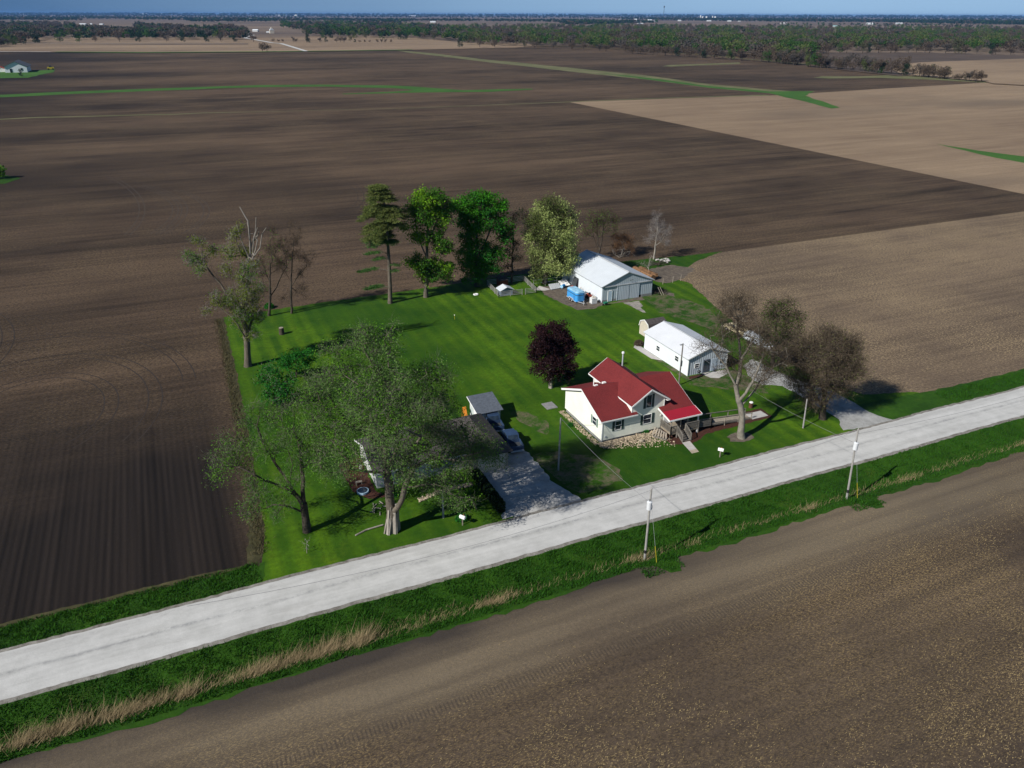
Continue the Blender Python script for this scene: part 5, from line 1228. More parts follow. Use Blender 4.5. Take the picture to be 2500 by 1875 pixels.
PERK = .95
def tree(name, label, base, leads, blobs, bark, rb, leaf=None, dens=2.2, per=60, spread=.55, size=.2, twig=None, tw_per=14, tw_len=.9, seed=1, group=None,
         bf=.35, step=.9, sag=0, droop=0, cat='tree', mixleaf=None, tw_w=.016, rtip=.022, rootflare=True, asp=1.6, ex=1.65, rs=1.0):
    per = int(per * PERK); tw_per = max(4, int(tw_per * 1.3)); tw_w *= 1.35
    rg = np.random.default_rng(seed); b = G(*base); D0 = b.x * FW.x + b.y * FW.y
    t = thing(name, label, cat, b, group)
    lines = []
    for ln in leads:
        L = []
        for p in ln:
            c_, mp = at_depth(p[0], p[1], D0 + (p[2] if len(p) > 2 else 0)); L.append(np.array(c_))
        lines.append(L)
    lines[0][0] = np.array([b.x, b.y, -.15])
    T = blob_points(blobs, D0, dens, rg, rs=rs)
    T = [q for q in T if q[2] > .5] if T else T
    A, par, ends, nt_ = grow(lines, T, bf, step, sag, rg=rg); r = radii(A, par, rb, rtip, ex)
    if rootflare:
        z = A[:nt_, 2]; r[:nt_] *= 1 + .55 * np.exp(-np.maximum(z, 0) / .7)
    V, Fc = tubes(A, par, r, 7 if rb > .3 else 5); np_obj('trunk', V, Fc, bark, t, smooth=True)
    E_ = A[ends]
    # points along the finer limbs carry foliage too
    thin = np.array([i for i in range(nt_, len(A)) if r[i] < rtip * 3.2])
    mats = []; VV = []; FF = []; FM = []; off = 0
    def put(V, Fq, mi):
        nonlocal off
        VV.append(V); FF.append((Fq + off)); FM.append(np.full(len(Fq), mi)); off += len(V)
    src = A[thin] if len(thin) else E_
    pdir = A[thin] - A[par[thin]] if len(thin) else E_ * 0
    if twig is not None:
        mats.append(twig); n = len(src) * tw_per // 3 + len(E_) * tw_per
        ii = rg.integers(0, len(src), n); P = src[ii] + rg.normal(0, .3, (n, 3)); dd = pdir[ii]; dd = dd / np.maximum(np.linalg.norm(dd, axis=1, keepdims=True), 1e-6)
        Dn = dd * .7 + rg.normal(0, .55, (n, 3)); Dn[:, 2] += .15 - droop; Dn /= np.linalg.norm(Dn, axis=1, keepdims=True)
        Ln = tw_len * rg.uniform(.4, 1.3, n); V, Fq = twig_tris(P, Dn, Ln, tw_w, rg); put(V, Fq, 0)
        # second order twigs
        k = rg.uniform(.3, .9, n); P2 = P + Dn * (Ln * k)[:, None] + rg.normal(0, .1, (n, 3)); D2 = Dn * .6 + rg.normal(0, .6, (n, 3)); D2[:, 2] -= droop; D2 /= np.linalg.norm(D2, axis=1, keepdims=True)
        V, Fq = twig_tris(P2, D2, Ln * .6, tw_w * .8, rg); put(V, Fq, 0)
    tri = [f for f in FF]
    obs = []
    if leaf is not None:
        li = len(mats); mats.append(leaf)
        if mixleaf is not None: mats.append(mixleaf)
        nE = len(E_) * per; ii = rg.integers(0, len(E_), nE * 2 // 3); jj = rg.integers(0, len(src), nE - len(ii))
        P = np.concatenate([E_[ii], src[jj]]) + rg.normal(0, spread, (nE, 3)) * np.array([1, 1, .75])
        if droop: P[:, 2] -= np.abs(rg.normal(0, droop * 1.2, nE))
        P = P[P[:, 2] > .15]
        V, Fq = leaf_quads(P, size, rg, asp)
        fm = np.full(len(Fq), li)
        if mixleaf is not None:
            fm[np.sin(P[:, 0] * .9 + P[:, 2] * .7) + np.sin(P[:, 1] * .8 + 1) + rg.normal(0, .35, len(P)) > .25] = li + 1
        Fq = Fq + off; VV.append(V); off += len(V); FF.append(Fq); FM.append(fm)
    V = np.concatenate(VV)
    np_obj('crown', V, FF, mats, t, fm=np.concatenate(FM))
    return t


# 1 the old broken-topped tree at the left corner of the yard
t = tree('broken_tree', 'tall half dead tree with broken bleached top at the west edge of the lawn', (535, 791),
     [[(535, 791), (534, 750), (530, 715), (528, 690), (530, 650), (534, 610), (535, 585)], [(532, 725), (545, 690, 1), (549, 640, 2), (545, 600, 1)], [(530, 700), (505, 672), (492, 640), (478, 615), (462, 598), (449, 580), (437, 560)], [(478, 615), (465, 590, 1), (455, 573)], [(530, 690), (508, 640, -1), (500, 600, 0)], [(532, 735), (516, 705, -2), (495, 680, -2), (470, 660, -2)]],
     [(424, 522, 12, 9, 0), (430, 564, 18, 10, 1), (434, 583, 14, 9, -1), (462, 546, 10, 9, 1), (405, 548, 10, 8, 0), (497, 545, 11, 18, 0), (512, 495, 11, 10, 0), (505, 510, 9, 12, 0), (527, 544, 13, 14, 1), (541, 577, 15, 13, -1), (527, 598, 15, 15, -1), (527, 630, 15, 16, -1.5), (540, 655, 13, 16), (466, 643, 13, 10, -1), (446, 672, 8, 7, -1), (549, 677, 18, 20, 1), (517, 680, 18, 20, -1), (497, 660, 16, 18), (536, 716, 18, 14), (510, 640, 14, 20, 0), (548, 628, 13, 20, 2), (490, 590, 10, 14)],
     M_BARK, .5, L_OLD, 1.9, 85, .45, .11, L_TWIGG, 12, .8, rs=1.22, seed=11, mixleaf=L_WILLOWG, bf=.25)
b = G(535, 791); D0 = b.x * FW.x + b.y * FW.y
snag = [[(536, 600), (535, 565), (541, 548), (540, 520), (538, 500), (536, 478), (528, 465), (518, 447)], [(538, 560), (546, 548), (548, 520), (550, 510), (556, 492)], [(540, 540), (552, 500), (553, 470)], [(537, 555), (526, 530), (520, 515), (512, 485)], [(545, 560), (552, 540), (556, 520), (552, 508), (546, 505)], [(550, 552), (562, 535), (566, 505), (575, 492)], [(542, 575), (556, 568), (562, 560)], [(540, 505), (534, 480)], [(549, 520), (557, 508), (559, 500)]]
pos = []; par = []; rr_ = []
for k, ln in enumerate(snag):
    prev = -1 if not pos else int(np.argmin([np.linalg.norm(q - np.array(at_depth(ln[0][0], ln[0][1], D0)[0])) for q in pos]))
    for i, p in enumerate(ln):
        c_ = np.array(at_depth(p[0], p[1], D0 + .3 * math.sin(k + i))[0]); pos.append(c_); par.append(prev); rr_.append((.17 if k == 0 else .075) * (1 - .8 * i / len(ln)) + .03); prev = len(pos) - 1
V, Fc = tubes(np.array(pos), np.array(par), np.array(rr_), 6); o_ = np_obj('dead_limbs', V, Fc, paint('bleached_wood', (.21, .19, .165), .3, .9, 2), t, smooth=True); o_['label'] = 'bleached dead top limbs'

tree('bare_tree', 'leafless tree just right of the broken topped tree on the north lawn edge', (581, 682), [[(581, 682), (583, 655), (584, 640), (583, 600), (584, 570)], [(584, 640), (598, 620, 1), (606, 600, 1), (620, 575)], [(583, 610), (572, 585), (565, 560)]],
     [(581, 556, 24, 30, 0), (598, 528, 22, 18), (604, 575, 16, 20), (565, 590, 16, 20), (618, 560, 16, 20), (586, 505, 14, 14), (570, 630, 14, 14)], M_BARKD, .24, L_WILLOWG, 1.4, 5, .5, .13, L_TWIGD, 15, .9, seed=12, tw_w=.016)
tree('bare_tree', 'slim leafless tree by itself left of the tall pine', (630, 677), [[(630, 677), (629, 640), (629, 600), (632, 560), (634, 520)], [(630, 620), (645, 595), (662, 575)], [(629, 610), (618, 590), (612, 570)]],
     [(635, 556, 22, 20), (634, 505, 15, 22), (634, 530, 20, 16), (667, 560, 18, 14), (649, 630, 16, 16), (612, 575, 14, 14), (620, 645, 10, 8), (650, 585, 14, 14)], M_BARKD, .2, None, 1.4, 0, .5, .13, L_TWIGD, 15, .9, seed=13, tw_w=.016)

# pine
def pine():
    b = G(843, 655); D0 = b.x * FW.x + b.y * FW.y; rg = np.random.default_rng(5)
    t = thing('pine_tree', 'tall tiered pine with long bare trunk at the north edge of the lawn', 'tree', b)
    pts = [(843, 655), (842, 610), (840, 560), (837, 510), (834, 478), (830, 440), (823, 405)]
    line = [np.array(at_depth(x, y, D0)[0]) for x, y in pts]; line[0][2] = -.1
    pos = [line[0]]; par = [-1]; r = [.48]
    for a, b_ in zip(line, line[1:]):
        for k in range(1, 5): pos.append(a + (b_ - a) * k / 4); par.append(len(pos) - 2); r.append(0)
    zt = line[-1][2]; r = [max(.05, .46 * (1 - q[2] / (zt + 1.5)) ** .8) for q in pos]
    r[0] *= 1.3; tiers = [(78, 265, 440), (110, 270, 470), (145, 250, 520), (185, 225, 560), (225, 210, 600), (265, 215, 620), (310, 220, 670), (345, 215, 690), (385, 170, 690), (420, 210, 670), (450, 240, 650), (490, 165, 480), (520, 190, 500), (590, 165, 520), (620, 190, 520), (660, 195, 580), (700, 300, 590)]
    tiers = [tiers[i] for i in (0, 1, 2, 3, 5, 7, 8, 10, 11, 13, 15)]; P = []; tw = []
    side = [(790, 250, 460), (820, 330, 470), (885, 490, 580), (935, 460, 560), (960, 170, 370), (1125, 300, 460), (1145, 240, 380)]
    def trunk_at(y):
        vy = 389.3 + .2 * y
        for (x0, y0), (x1, y1) in zip(pts, pts[1:]):
            if y1 <= vy <= y0: return x0 + (x1 - x0) * (y0 - vy) / (y0 - y1), vy
        return 823, vy
    nb = len(pos)
    for ti, (y, xl, xr) in enumerate(tiers + side):
        tx, ty = trunk_at(y); c_, mp = at_depth(tx, ty, D0); c_ = np.array(c_)
        R1 = (tx - (743.2 + .2 * xl)) * mp; R2 = ((743.2 + .2 * xr) - tx) * mp; full = ti < len(tiers)
        n = 11 if full else 1
        for k in range(n):
            if full:
                a = 2 * math.pi * (k + rg.uniform(-.3, .3)) / n + ti; ca = math.cos(a); L = (R2 if ca > 0 else R1) * (1 if abs(ca) > .5 else .75) * rg.uniform(.72, 1.03)
                if L < .4: continue
                start = .12
            else:
                L = R1 if R1 > 0 and R1 > R2 else R2; ca = -1 if R1 > R2 else 1; a = 0 if ca > 0 else math.pi; start = .05 if min(abs(R1), abs(R2)) < 1.2 else .5
            d = np.array(RT) * math.cos(a) + np.array(FW) * math.sin(a)
            j0 = int(np.argmin([abs(q[2] - c_[2] + .35) for q in pos[:nb]])); prev = j0
            m = 6
            for i in range(1, m + 1):
                u = i / m; q = pos[j0] + d * L * u + np.array([0, 0, 1]) * (L * .10 * math.sin(u * 2.4) - .12 * L * u * u) + rg.normal(0, .05, 3)
                pos.append(q); par.append(prev); r.append(.09 * (1 - u) + .02); prev = len(pos) - 1
                if u > (start if full else .35):
                    wdt = .35 + .55 * math.sin(min(1, u) * math.pi * .8) * (1 if full else .8)
                    nn = int(92 * max(.5, L / 3) * (1 if full else 1.3))
                    Q = q + rg.normal(0, 1, (nn, 3)) * np.array([wdt * .55, wdt * .55, .10]); P.append(Q)
    V, Fc = tubes(np.array(pos), np.array(par), np.array(r), 6); np_obj('trunk', V, Fc, M_BARK, t, smooth=True)
    P = np.concatenate(P); D_ = rg.normal(0, 1, (len(P), 3)); D_[:, 2] = np.abs(D_[:, 2]) * .7; D_ /= np.linalg.norm(D_, axis=1, keepdims=True)
    V, Fc = twig_tris(P, D_, rg.uniform(.18, .42, len(P)), .055, rg)
    fm = (P[:, 2] < 13.0).astype(int)
    np_obj('crown', V, Fc, [L_PINE, L_PINEG], t, fm=fm)
pine()

zb = lambda x, y, rx, ry, d=None: (743.2 + .2 * x, 389.3 + .2 * y, .2 * rx, .2 * ry) + ((d,) if d is not None else ())
tree('maple_tree', 'yellow green leafy tree standing right of the tall pine', (920, 642), [[(920, 642), (921, 600), (922, 560), (923, 520), (926, 480), (930, 440)], [(922, 560), (910, 530), (900, 500), (895, 460)], [(923, 530), (935, 500), (945, 470)], [(921, 610), (935, 595), (952, 580)]],
     [zb(880, 180, 150, 85, 0), zb(960, 200, 130, 80), zb(950, 300, 190, 120), zb(820, 330, 100, 100), zb(830, 430, 120, 90), zb(1050, 400, 90, 110), zb(1070, 180, 50, 40), zb(650, 510, 45, 40), zb(690, 300, 35, 20), zb(760, 600, 50, 45), zb(960, 620, 140, 70), zb(1080, 700, 80, 90), zb(770, 860, 90, 50), zb(820, 900, 110, 60), zb(950, 980, 150, 90), zb(1000, 900, 90, 50), zb(1090, 980, 80, 110), zb(900, 1060, 100, 50)],
     M_BARK, .42, L_MAPLE, 1.7, 66, .5, .21, L_TWIG, 5, .7, rs=1.18, seed=21, mixleaf=leafmat('maple_mid_leaf', (.03, .10, .01), (.06, .16, .015)))
tree('dark_green_tree', 'large deep green leafy tree, second to the right of the pine', (1031, 618), [[(1031, 618), (1030, 580), (1031, 540), (1030, 500), (1034, 460)], [(1030, 560), (1050, 520), (1065, 480)], [(1030, 540), (1010, 500), (1000, 460)], [(1031, 590), (1050, 570), (1062, 560)]],
     [zb(1400, 200, 170, 70, 0), zb(1500, 190, 110, 60), zb(1600, 250, 130, 90), zb(1690, 330, 80, 110), zb(1450, 330, 200, 110), zb(1480, 430, 200, 110), zb(1700, 480, 120, 80), zb(1230, 300, 80, 90), zb(1280, 430, 80, 80), zb(1190, 260, 50, 50), zb(1420, 560, 150, 60), zb(1400, 640, 120, 60), zb(1420, 740, 160, 90), zb(1600, 800, 160, 90), zb(1420, 860, 170, 90), zb(1380, 1000, 120, 110), zb(1620, 960, 100, 50), zb(1300, 800, 80, 60), zb(1250, 610, 60, 22), zb(1720, 640, 80, 50), zb(1500, 940, 120, 90), zb(1760, 560, 60, 50)],
     M_BARKD, .48, L_DARK, 1.6, 62, .5, .22, L_TWIGD, 4, .7, rs=1.06, seed=22, mixleaf=leafmat('bright_green_leaf', (.02, .11, .012), (.035, .17, .02)))
tree('evergreen_tree', 'thin dark sparse evergreen between the deep green tree and the pale willow', (1105, 612), [[(1105, 612), (1107, 580), (1108, 540), (1109, 500), (1108, 470)]],
     [(1110, 520, 12, 16), (1108, 540, 16, 14), (1112, 560, 16, 12), (1106, 500, 10, 14), (1118, 470, 22, 10, -1), (1125, 460, 16, 8, -1), (1100, 580, 12, 10)], M_BARKD, .2, leafmat('evergreen_dark_leaf', (.012, .022, .010), (.03, .04, .018), .1), 1.8, 22, .4, .18, L_TWIGD, 8, .7, seed=23)
tree('willow_tree', 'pale grey green willow with a rounded crown left of the barn', (1177, 612), [[(1177, 612), (1180, 580), (1182, 550), (1185, 510), (1190, 470)], [(1180, 580), (1165, 540), (1150, 505)], [(1182, 560), (1205, 530), (1222, 500)], [(1181, 590), (1200, 575), (1215, 568)]],
     [(1192, 440, 34, 18, 0), (1205, 455, 34, 22, 1), (1175, 465, 34, 24, -1), (1195, 490, 48, 34, 0), (1148, 492, 16, 26), (1228, 500, 18, 38), (1165, 520, 30, 28), (1205, 530, 38, 30), (1185, 560, 40, 28), (1225, 555, 22, 22), (1160, 588, 14, 16, -2), (1212, 575, 22, 16, -2), (1238, 462, 8, 12), (1150, 555, 14, 16)],
     M_BARK, .5, L_PALEW, 1.9, 62, .52, .17, L_TWIG, 4, .8, rs=1.04, seed=24, droop=.35, mixleaf=leafmat('willow_olive_leaf', (.06, .085, .02), (.13, .16, .05)))
C = lambda x, y, rx, ry, d=None: (1185.6 + .168 * x, 424.7 + .168 * y, .168 * rx, .168 * ry) + ((d,) if d is not None else ())
tree('bare_tree', 'dark many-stemmed leafless tree rising behind the barn roof', (1293, 560), [[(1293, 560), (1292, 540), (1285, 520), (1278, 495)], [(1292, 548), (1299, 525), (1302, 500), (1306, 475)], [(1292, 535), (1291, 510), (1289, 485)]],
     [C(600, 250, 110, 90), C(720, 240, 120, 90), C(820, 300, 90, 80), C(560, 400, 90, 110), C(680, 400, 110, 100), C(800, 390, 80, 70), C(480, 450, 60, 60)], M_BARKD, .26, L_WILLOWG, 2.0, 10, .5, .13, L_TWIGD, 14, .8, seed=31)
tree('rust_shrub', 'rusty brown leafless shrub behind the barn ridge', (1345, 556), [[(1345, 556), (1345, 545), (1346, 535)], [(1345, 552), (1355, 540), (1362, 530)]], [C(900, 560, 110, 90), C(1000, 600, 110, 100), C(880, 660, 100, 60), C(960, 510, 80, 50), C(1040, 680, 80, 50)], M_BARKD, .14, None, 1.8, 0, .5, .1, L_TWIGO, 18, .8, seed=32, cat='shrub', rootflare=False)
tree('fallen_tree', 'pale grey arching dead branches on the ground just behind the barn', (1340, 556), [[(1340, 556), (1350, 545), (1362, 543), (1372, 553)], [(1340, 556), (1325, 548), (1322, 540)], [(1340, 554), (1345, 540), (1350, 532)]], [C(1000, 740, 60, 30), C(830, 700, 50, 40), C(920, 680, 60, 30), C(1040, 760, 40, 20)], M_BARKP, .14, None, 1.2, 0, .4, .1, L_TWIGG, 8, .7, seed=33, cat='fallen tree', rootflare=False)
tree('bare_tree', 'thin pale leafless tree standing alone at the field edge behind the barn', (1412, 560), [[(1412, 560), (1415, 540), (1417, 520), (1420, 500), (1421, 475)], [(1416, 530), (1428, 522), (1436, 530)], [(1417, 510), (1405, 495)], [(1418, 505), (1434, 490)]],
     [C(1400, 270, 80, 70), C(1420, 340, 90, 60), C(1470, 410, 110, 60), C(1320, 400, 60, 60), C(1400, 460, 100, 60), C(1520, 480, 60, 60), C(1480, 560, 80, 50), C(1300, 560, 60, 70), C(1550, 600, 50, 50)], M_BARKP, .18, None, 1.6, 0, .5, .1, L_TWIGG, 16, .8, seed=34, tw_w=.014)
tree('sapling', 'small leafless sapling in front of the brown hay pile', (1400, 597), [[(1400, 597), (1401, 580), (1403, 565), (1404, 552)]], [C(1290, 850, 40, 40), C(1200, 850, 40, 25), C(1320, 790, 25, 50), C(1280, 900, 30, 20)], M_BARKP, .09, None, 2, 0, .4, .1, L_TWIGG, 8, .6, seed=35, rootflare=False)
tree('purple_maple', 'dark purple leaved maple with a dense round crown beside the farmhouse', (1190, 838), [[(1190, 838), (1191, 815), (1192, 790), (1193, 760), (1196, 730)], [(1191, 808), (1178, 785), (1165, 765)], [(1192, 800), (1208, 780), (1222, 765)]],
     [(1200, 718, 32, 22, 0), (1215, 738, 28, 26, 1), (1175, 735, 28, 26, -1), (1158, 754, 20, 18, 0), (1235, 752, 17, 20, 0), (1195, 758, 36, 24, 0), (1152, 772, 14, 10), (1232, 782, 18, 14), (1190, 790, 34, 20, -2), (1162, 800, 18, 10), (1222, 808, 20, 9), (1205, 703, 20, 10, 0), (1172, 712, 14, 10, 1), (1190, 815, 18, 8, 0), (1170, 775, 22, 16, 2), (1215, 768, 20, 18, 2)],
     M_BARKP, .27, L_PURPLE, 2.0, 120, .36, .165, None, 0, .6, seed=41, bf=.25, step=.7)
# green fruit trees on the left lawn
tree('fruit_tree', 'bright green leafy small tree on the left lawn, upper of two', (640, 815), [[(640, 815), (641, 800), (643, 785)], [(641, 806), (628, 792), (618, 784)], [(641, 804), (655, 785)]], [(645, 772, 30, 14, 0), (660, 762, 16, 10), (622, 778, 24, 14, 0), (640, 785, 30, 14), (605, 785, 14, 10), (668, 780, 12, 12)], M_BARKD, .14, L_SHRUB, 2.2, 46, .42, .17, None, 0, .5, seed=42, rootflare=False)
tree('fruit_tree', 'bright green leafy small tree on the left lawn, lower of two', (590, 872), [[(590, 872), (592, 850), (596, 825)], [(591, 858), (580, 840), (572, 822)], [(592, 850), (608, 830)]], [(592, 800, 26, 14, 0), (612, 822, 22, 18), (575, 820, 18, 16), (600, 845, 28, 18), (574, 850, 14, 14), (620, 850, 16, 16), (595, 868, 22, 12)], M_BARKD, .14, L_SHRUB, 2.2, 44, .45, .17, L_TWIGG, 3, .6, seed=43, rootflare=False)
# the great willow in front
z = lambda x, y, rx, ry, d=None: (442.4 + .32 * x, 654.8 + .32 * y, .32 * rx, .32 * ry) + ((d,) if d is not None else ())
zz_ = lambda x, y, d=0: (442.4 + .32 * x, 654.8 + .32 * y, d)
tree('great_willow', 'huge spreading grey green willow with split trunk near the road', (845, 1145),
     [[(845, 1145), zz_(1265, 1420), zz_(1245, 1300), zz_(1235, 1180), zz_(1215, 1040), zz_(1225, 900), zz_(1235, 780), zz_(1245, 640), zz_(1250, 500), zz_(1240, 380), zz_(1260, 240)],
      [zz_(1225, 1150), zz_(1190, 1145, -1), zz_(1080, 1135, -2), zz_(990, 1120, -3), zz_(900, 1140, -3)], [zz_(1220, 1080), zz_(1180, 960, 1), zz_(1080, 880, 1), zz_(970, 800, 2), zz_(880, 700, 2)], [zz_(1215, 1000), zz_(1150, 860, -2), zz_(1120, 740, -2), zz_(1050, 620, -2)],
      [zz_(1240, 1200), zz_(1270, 1040, 2), zz_(1330, 900, 2), zz_(1430, 760, 3), zz_(1540, 600, 3)], [zz_(1240, 1100), zz_(1300, 980, -1), zz_(1420, 880, -1), zz_(1600, 800, 0), zz_(1750, 800, 0)], [zz_(1235, 850), zz_(1290, 700), zz_(1400, 560), zz_(1500, 480)], [zz_(1245, 600), zz_(1180, 450), zz_(1080, 330)],
      [zz_(1280, 1400), zz_(1330, 1330, -1), zz_(1350, 1240, -1), zz_(1400, 1120, -1), zz_(1560, 1040, -1), zz_(1680, 1060, -1)], [zz_(1255, 1250), zz_(1350, 1080, 4), zz_(1550, 960, 5), zz_(1800, 900, 5)]],
     [z(1110, 170, 60, 60, 0), z(1080, 250, 190, 80, 0), z(1270, 210, 40, 90, 0), z(930, 290, 110, 50, 1), z(880, 340, 100, 50, -1), z(1180, 330, 120, 80, 0), z(1560, 420, 90, 70, 2), z(1500, 470, 120, 80, 3), z(1620, 520, 90, 80, 2),
      z(1000, 460, 230, 100, 0), z(780, 510, 120, 70, 0), z(1220, 500, 200, 100, -2), z(1350, 600, 200, 110, 0), z(850, 590, 220, 90, 1), z(1100, 620, 220, 100, -3), z(1620, 660, 120, 90, 2), z(1500, 720, 180, 100, 0), z(1200, 760, 240, 110, 2), z(900, 760, 220, 90, -1), z(720, 680, 110, 70, 0), z(780, 840, 120, 90, 0),
      z(1050, 880, 200, 100, -2), z(880, 960, 130, 80, -1), z(1450, 850, 180, 100, -2), z(1650, 850, 150, 90, 1), z(1800, 880, 120, 80, 1), z(1900, 960, 120, 80, 2), z(1950, 1040, 90, 50, 2), z(1700, 980, 150, 70, 3), z(1500, 1000, 150, 90, -1), z(1330, 960, 120, 100, -2), z(1640, 1120, 140, 80, -1), z(1720, 1090, 100, 60, -1), z(1650, 1250, 130, 60, -2), z(1720, 1330, 90, 60, -2), z(850, 1060, 100, 80, -3), z(920, 1150, 100, 50, -3), z(1120, 1000, 130, 80, -4), z(1150, 700, 130, 90, -8), z(1300, 820, 120, 80, -8), z(1000, 640, 110, 80, -8), z(1450, 680, 100, 70, -7), z(1180, 850, 110, 70, -9), z(1360, 1090, 150, 80, -3), z(1560, 900, 150, 90, -2), z(1000, 1060, 110, 60, -3), z(1380, 1180, 80, 90, -1), z(1480, 1200, 70, 70, 1), z(1230, 620, 100, 150, 3)],
     M_BARK, .62, L_WILLOW, 1.2, 112, .62, .092, L_WTWIG, 12, 1.2, tw_w=.012, seed=51, mixleaf=L_WILLOWG, droop=.3, bf=.22, step=1.1, rtip=.028, asp=2.2)
# pale torn bark at the foot of the split trunk
b = G(845, 1145); wt = [o for o in COL.objects if o.name.startswith('great_willow')][0]
m = MB(); rg_ = random.Random(2)
for i in range(34):
    a = rg_.uniform(-2.9, .5); r0 = rg_.uniform(.6, .95); h_ = rg_.uniform(1.4, 3.6) * (1 if i > 8 else .5)
    p = b + Vector((r0 * math.cos(a), r0 * math.sin(a), -.1)); q = b + Vector((.72 * r0 * math.cos(a) + .25, .72 * r0 * math.sin(a), h_)); m.bar(p, q, rg_.uniform(.18, .34), rg_.uniform(.1, .2))
o_ = m.build('torn_bark', M_BARKP, wt); o_['label'] = 'pale torn wood at the foot of the trunk'
m = MB(); 
for i in range(14):
    p = G(828 + rg_.uniform(-22, 10), 1100 + rg_.uniform(-12, 14)); m.bar(p + Vector((0, 0, .12)), p + Vector((rg_.uniform(-.8, .8), rg_.uniform(-.8, .8), rg_.uniform(.05, .4))), .09)
tag(m.build('brushwood', M_BARKP), 'broken pale branch pieces lying left of the split willow trunk', 'branches')
p0, p1 = G(768, 1158), G(828, 1136); tag(MB().tube([p0 + Vector((0, 0, .1)), p0.lerp(p1, .4) + Vector((0, .25, .12)), p1 + Vector((0, 0, .16))], .09, 6).build('fallen_limb', M_BARKP), 'long pale fallen limb on the grass near the road left of the willow', 'limb')

tree('spreading_tree', 'broad tree with half bare limbs at the left front corner of the lawn', (663, 1148),
     [[(663, 1148), (660, 1120), (656, 1090), (651, 1060), (650, 1020)], [(657, 1098), (640, 1070), (625, 1045), (610, 1025, 1), (595, 1000)], [(640, 1070), (615, 1055, -1), (585, 1042, -1), (555, 1028, -2), (520, 1010, -2)], [(652, 1080), (655, 1040, 1), (650, 985, 2), (640, 940, 2)], [(657, 1105), (640, 1100, -2), (615, 1092, -3), (590, 1090, -3)], [(625, 1045), (600, 1010, 2), (575, 970, 2), (555, 920, 2)]],
     [z(590, 880, 80, 55, 0), z(540, 940, 90, 60, -1), z(640, 970, 80, 60, 0), z(700, 1020, 80, 70, 0), z(640, 1060, 100, 50, -1), z(480, 990, 70, 60, 1), z(450, 780, 110, 70, 2), z(560, 740, 110, 60, 3), z(350, 960, 110, 90, 0), z(340, 720, 60, 70, 3), z(700, 840, 110, 80, 3), z(800, 980, 90, 80, 2), z(200, 960, 90, 80, 1), z(130, 1060, 110, 90, -1), z(250, 1110, 90, 60, -1), z(400, 1200, 120, 60, -2), z(330, 1360, 120, 70, -3), z(480, 1370, 120, 60, -3), z(560, 1200, 90, 70, -2), z(100, 1160, 70, 50, -1), z(300, 830, 70, 60, 2), z(780, 1100, 80, 60, 2)],
     M_BARKD, .40, L_WILLOWG, 1.25, 95, .6, .092, L_WTWIG, 13, 1.05, tw_w=.012, seed=52, mixleaf=leafmat('fresh_willow_leaf', (.04, .12, .012), (.075, .18, .025)), bf=.22, step=1.0)
m = MB(); p = G(690, 1150)
tree('dead_sapling', 'tiny dead sapling near the road left of the mailbox', (663, 1195), [[(663, 1195), (662, 1180)]], [(662, 1182, 5, 6)], M_BARKP, .04, None, 3, 0, .2, .1, L_TWIGG, 6, .5, seed=53, rootflare=False)
# trees of the east side
q7 = lambda x, y, rx, ry, d=None: (1504.2 + .2133 * x, 619.4 + .2133 * y, .2133 * rx, .2133 * ry) + ((d,) if d is not None else ())
l7 = lambda x, y, d=0: (1504.2 + .2133 * x, 619.4 + .2133 * y, d)
tree('bare_tree', 'big grey leafless forked tree on the lawn between the ramp and the road', (1602, 946),
     [[(1602, 946), l7(460, 1400), l7(460, 1280), l7(450, 1210)], [l7(450, 1220), l7(415, 1090), l7(400, 1000), l7(345, 900), l7(300, 800), l7(230, 720), l7(170, 640), l7(140, 570)], [l7(400, 1000, 1), l7(440, 880, 2), l7(450, 760, 2), l7(440, 620, 3), l7(420, 480, 3), l7(420, 350, 3)], [l7(460, 1230), l7(530, 1120), l7(600, 1040), l7(640, 960), l7(720, 930), l7(820, 890)], [l7(480, 1190, -1), l7(500, 1080, -1), l7(570, 960, -1), l7(620, 850, -1), l7(660, 740, 0)], [l7(440, 760, 2), l7(520, 640, 1), l7(580, 520, 1)], [l7(640, 960), l7(760, 800, 2), l7(880, 770, 2)]],
     [q7(400, 130, 110, 60, 3), q7(300, 200, 110, 60, 2), q7(430, 250, 150, 80, 3), q7(520, 160, 90, 60, 3), q7(330, 340, 130, 70, 1), q7(500, 360, 120, 80, 1), q7(250, 470, 110, 60, 0), q7(400, 470, 110, 80, 1), q7(130, 570, 90, 50, 0), q7(60, 600, 50, 30, 0), q7(220, 620, 80, 60, 0), q7(560, 480, 90, 60), q7(620, 620, 110, 80), q7(380, 700, 90, 80, 3), q7(330, 840, 80, 60, 2), q7(520, 760, 80, 70), q7(650, 800, 90, 60), q7(700, 950, 90, 45, -1), q7(640, 900, 70, 60, -1), q7(800, 820, 80, 60, 1), q7(890, 770, 70, 40), q7(450, 960, 60, 50, 1), q7(560, 1000, 60, 40, -1), q7(640, 500, 100, 80, 1), q7(720, 650, 110, 90, 1), q7(560, 600, 100, 70, 2), q7(840, 700, 90, 80, 0), q7(760, 850, 90, 60, 0)],
     paint('grey_bark', (.22, .20, .165), .35, .95, 2.5), .42, None, 1.9, 0, .5, .1, L_TWIG, 13, 1.4, rs=1.22, seed=61, bf=.22, tw_w=.015)
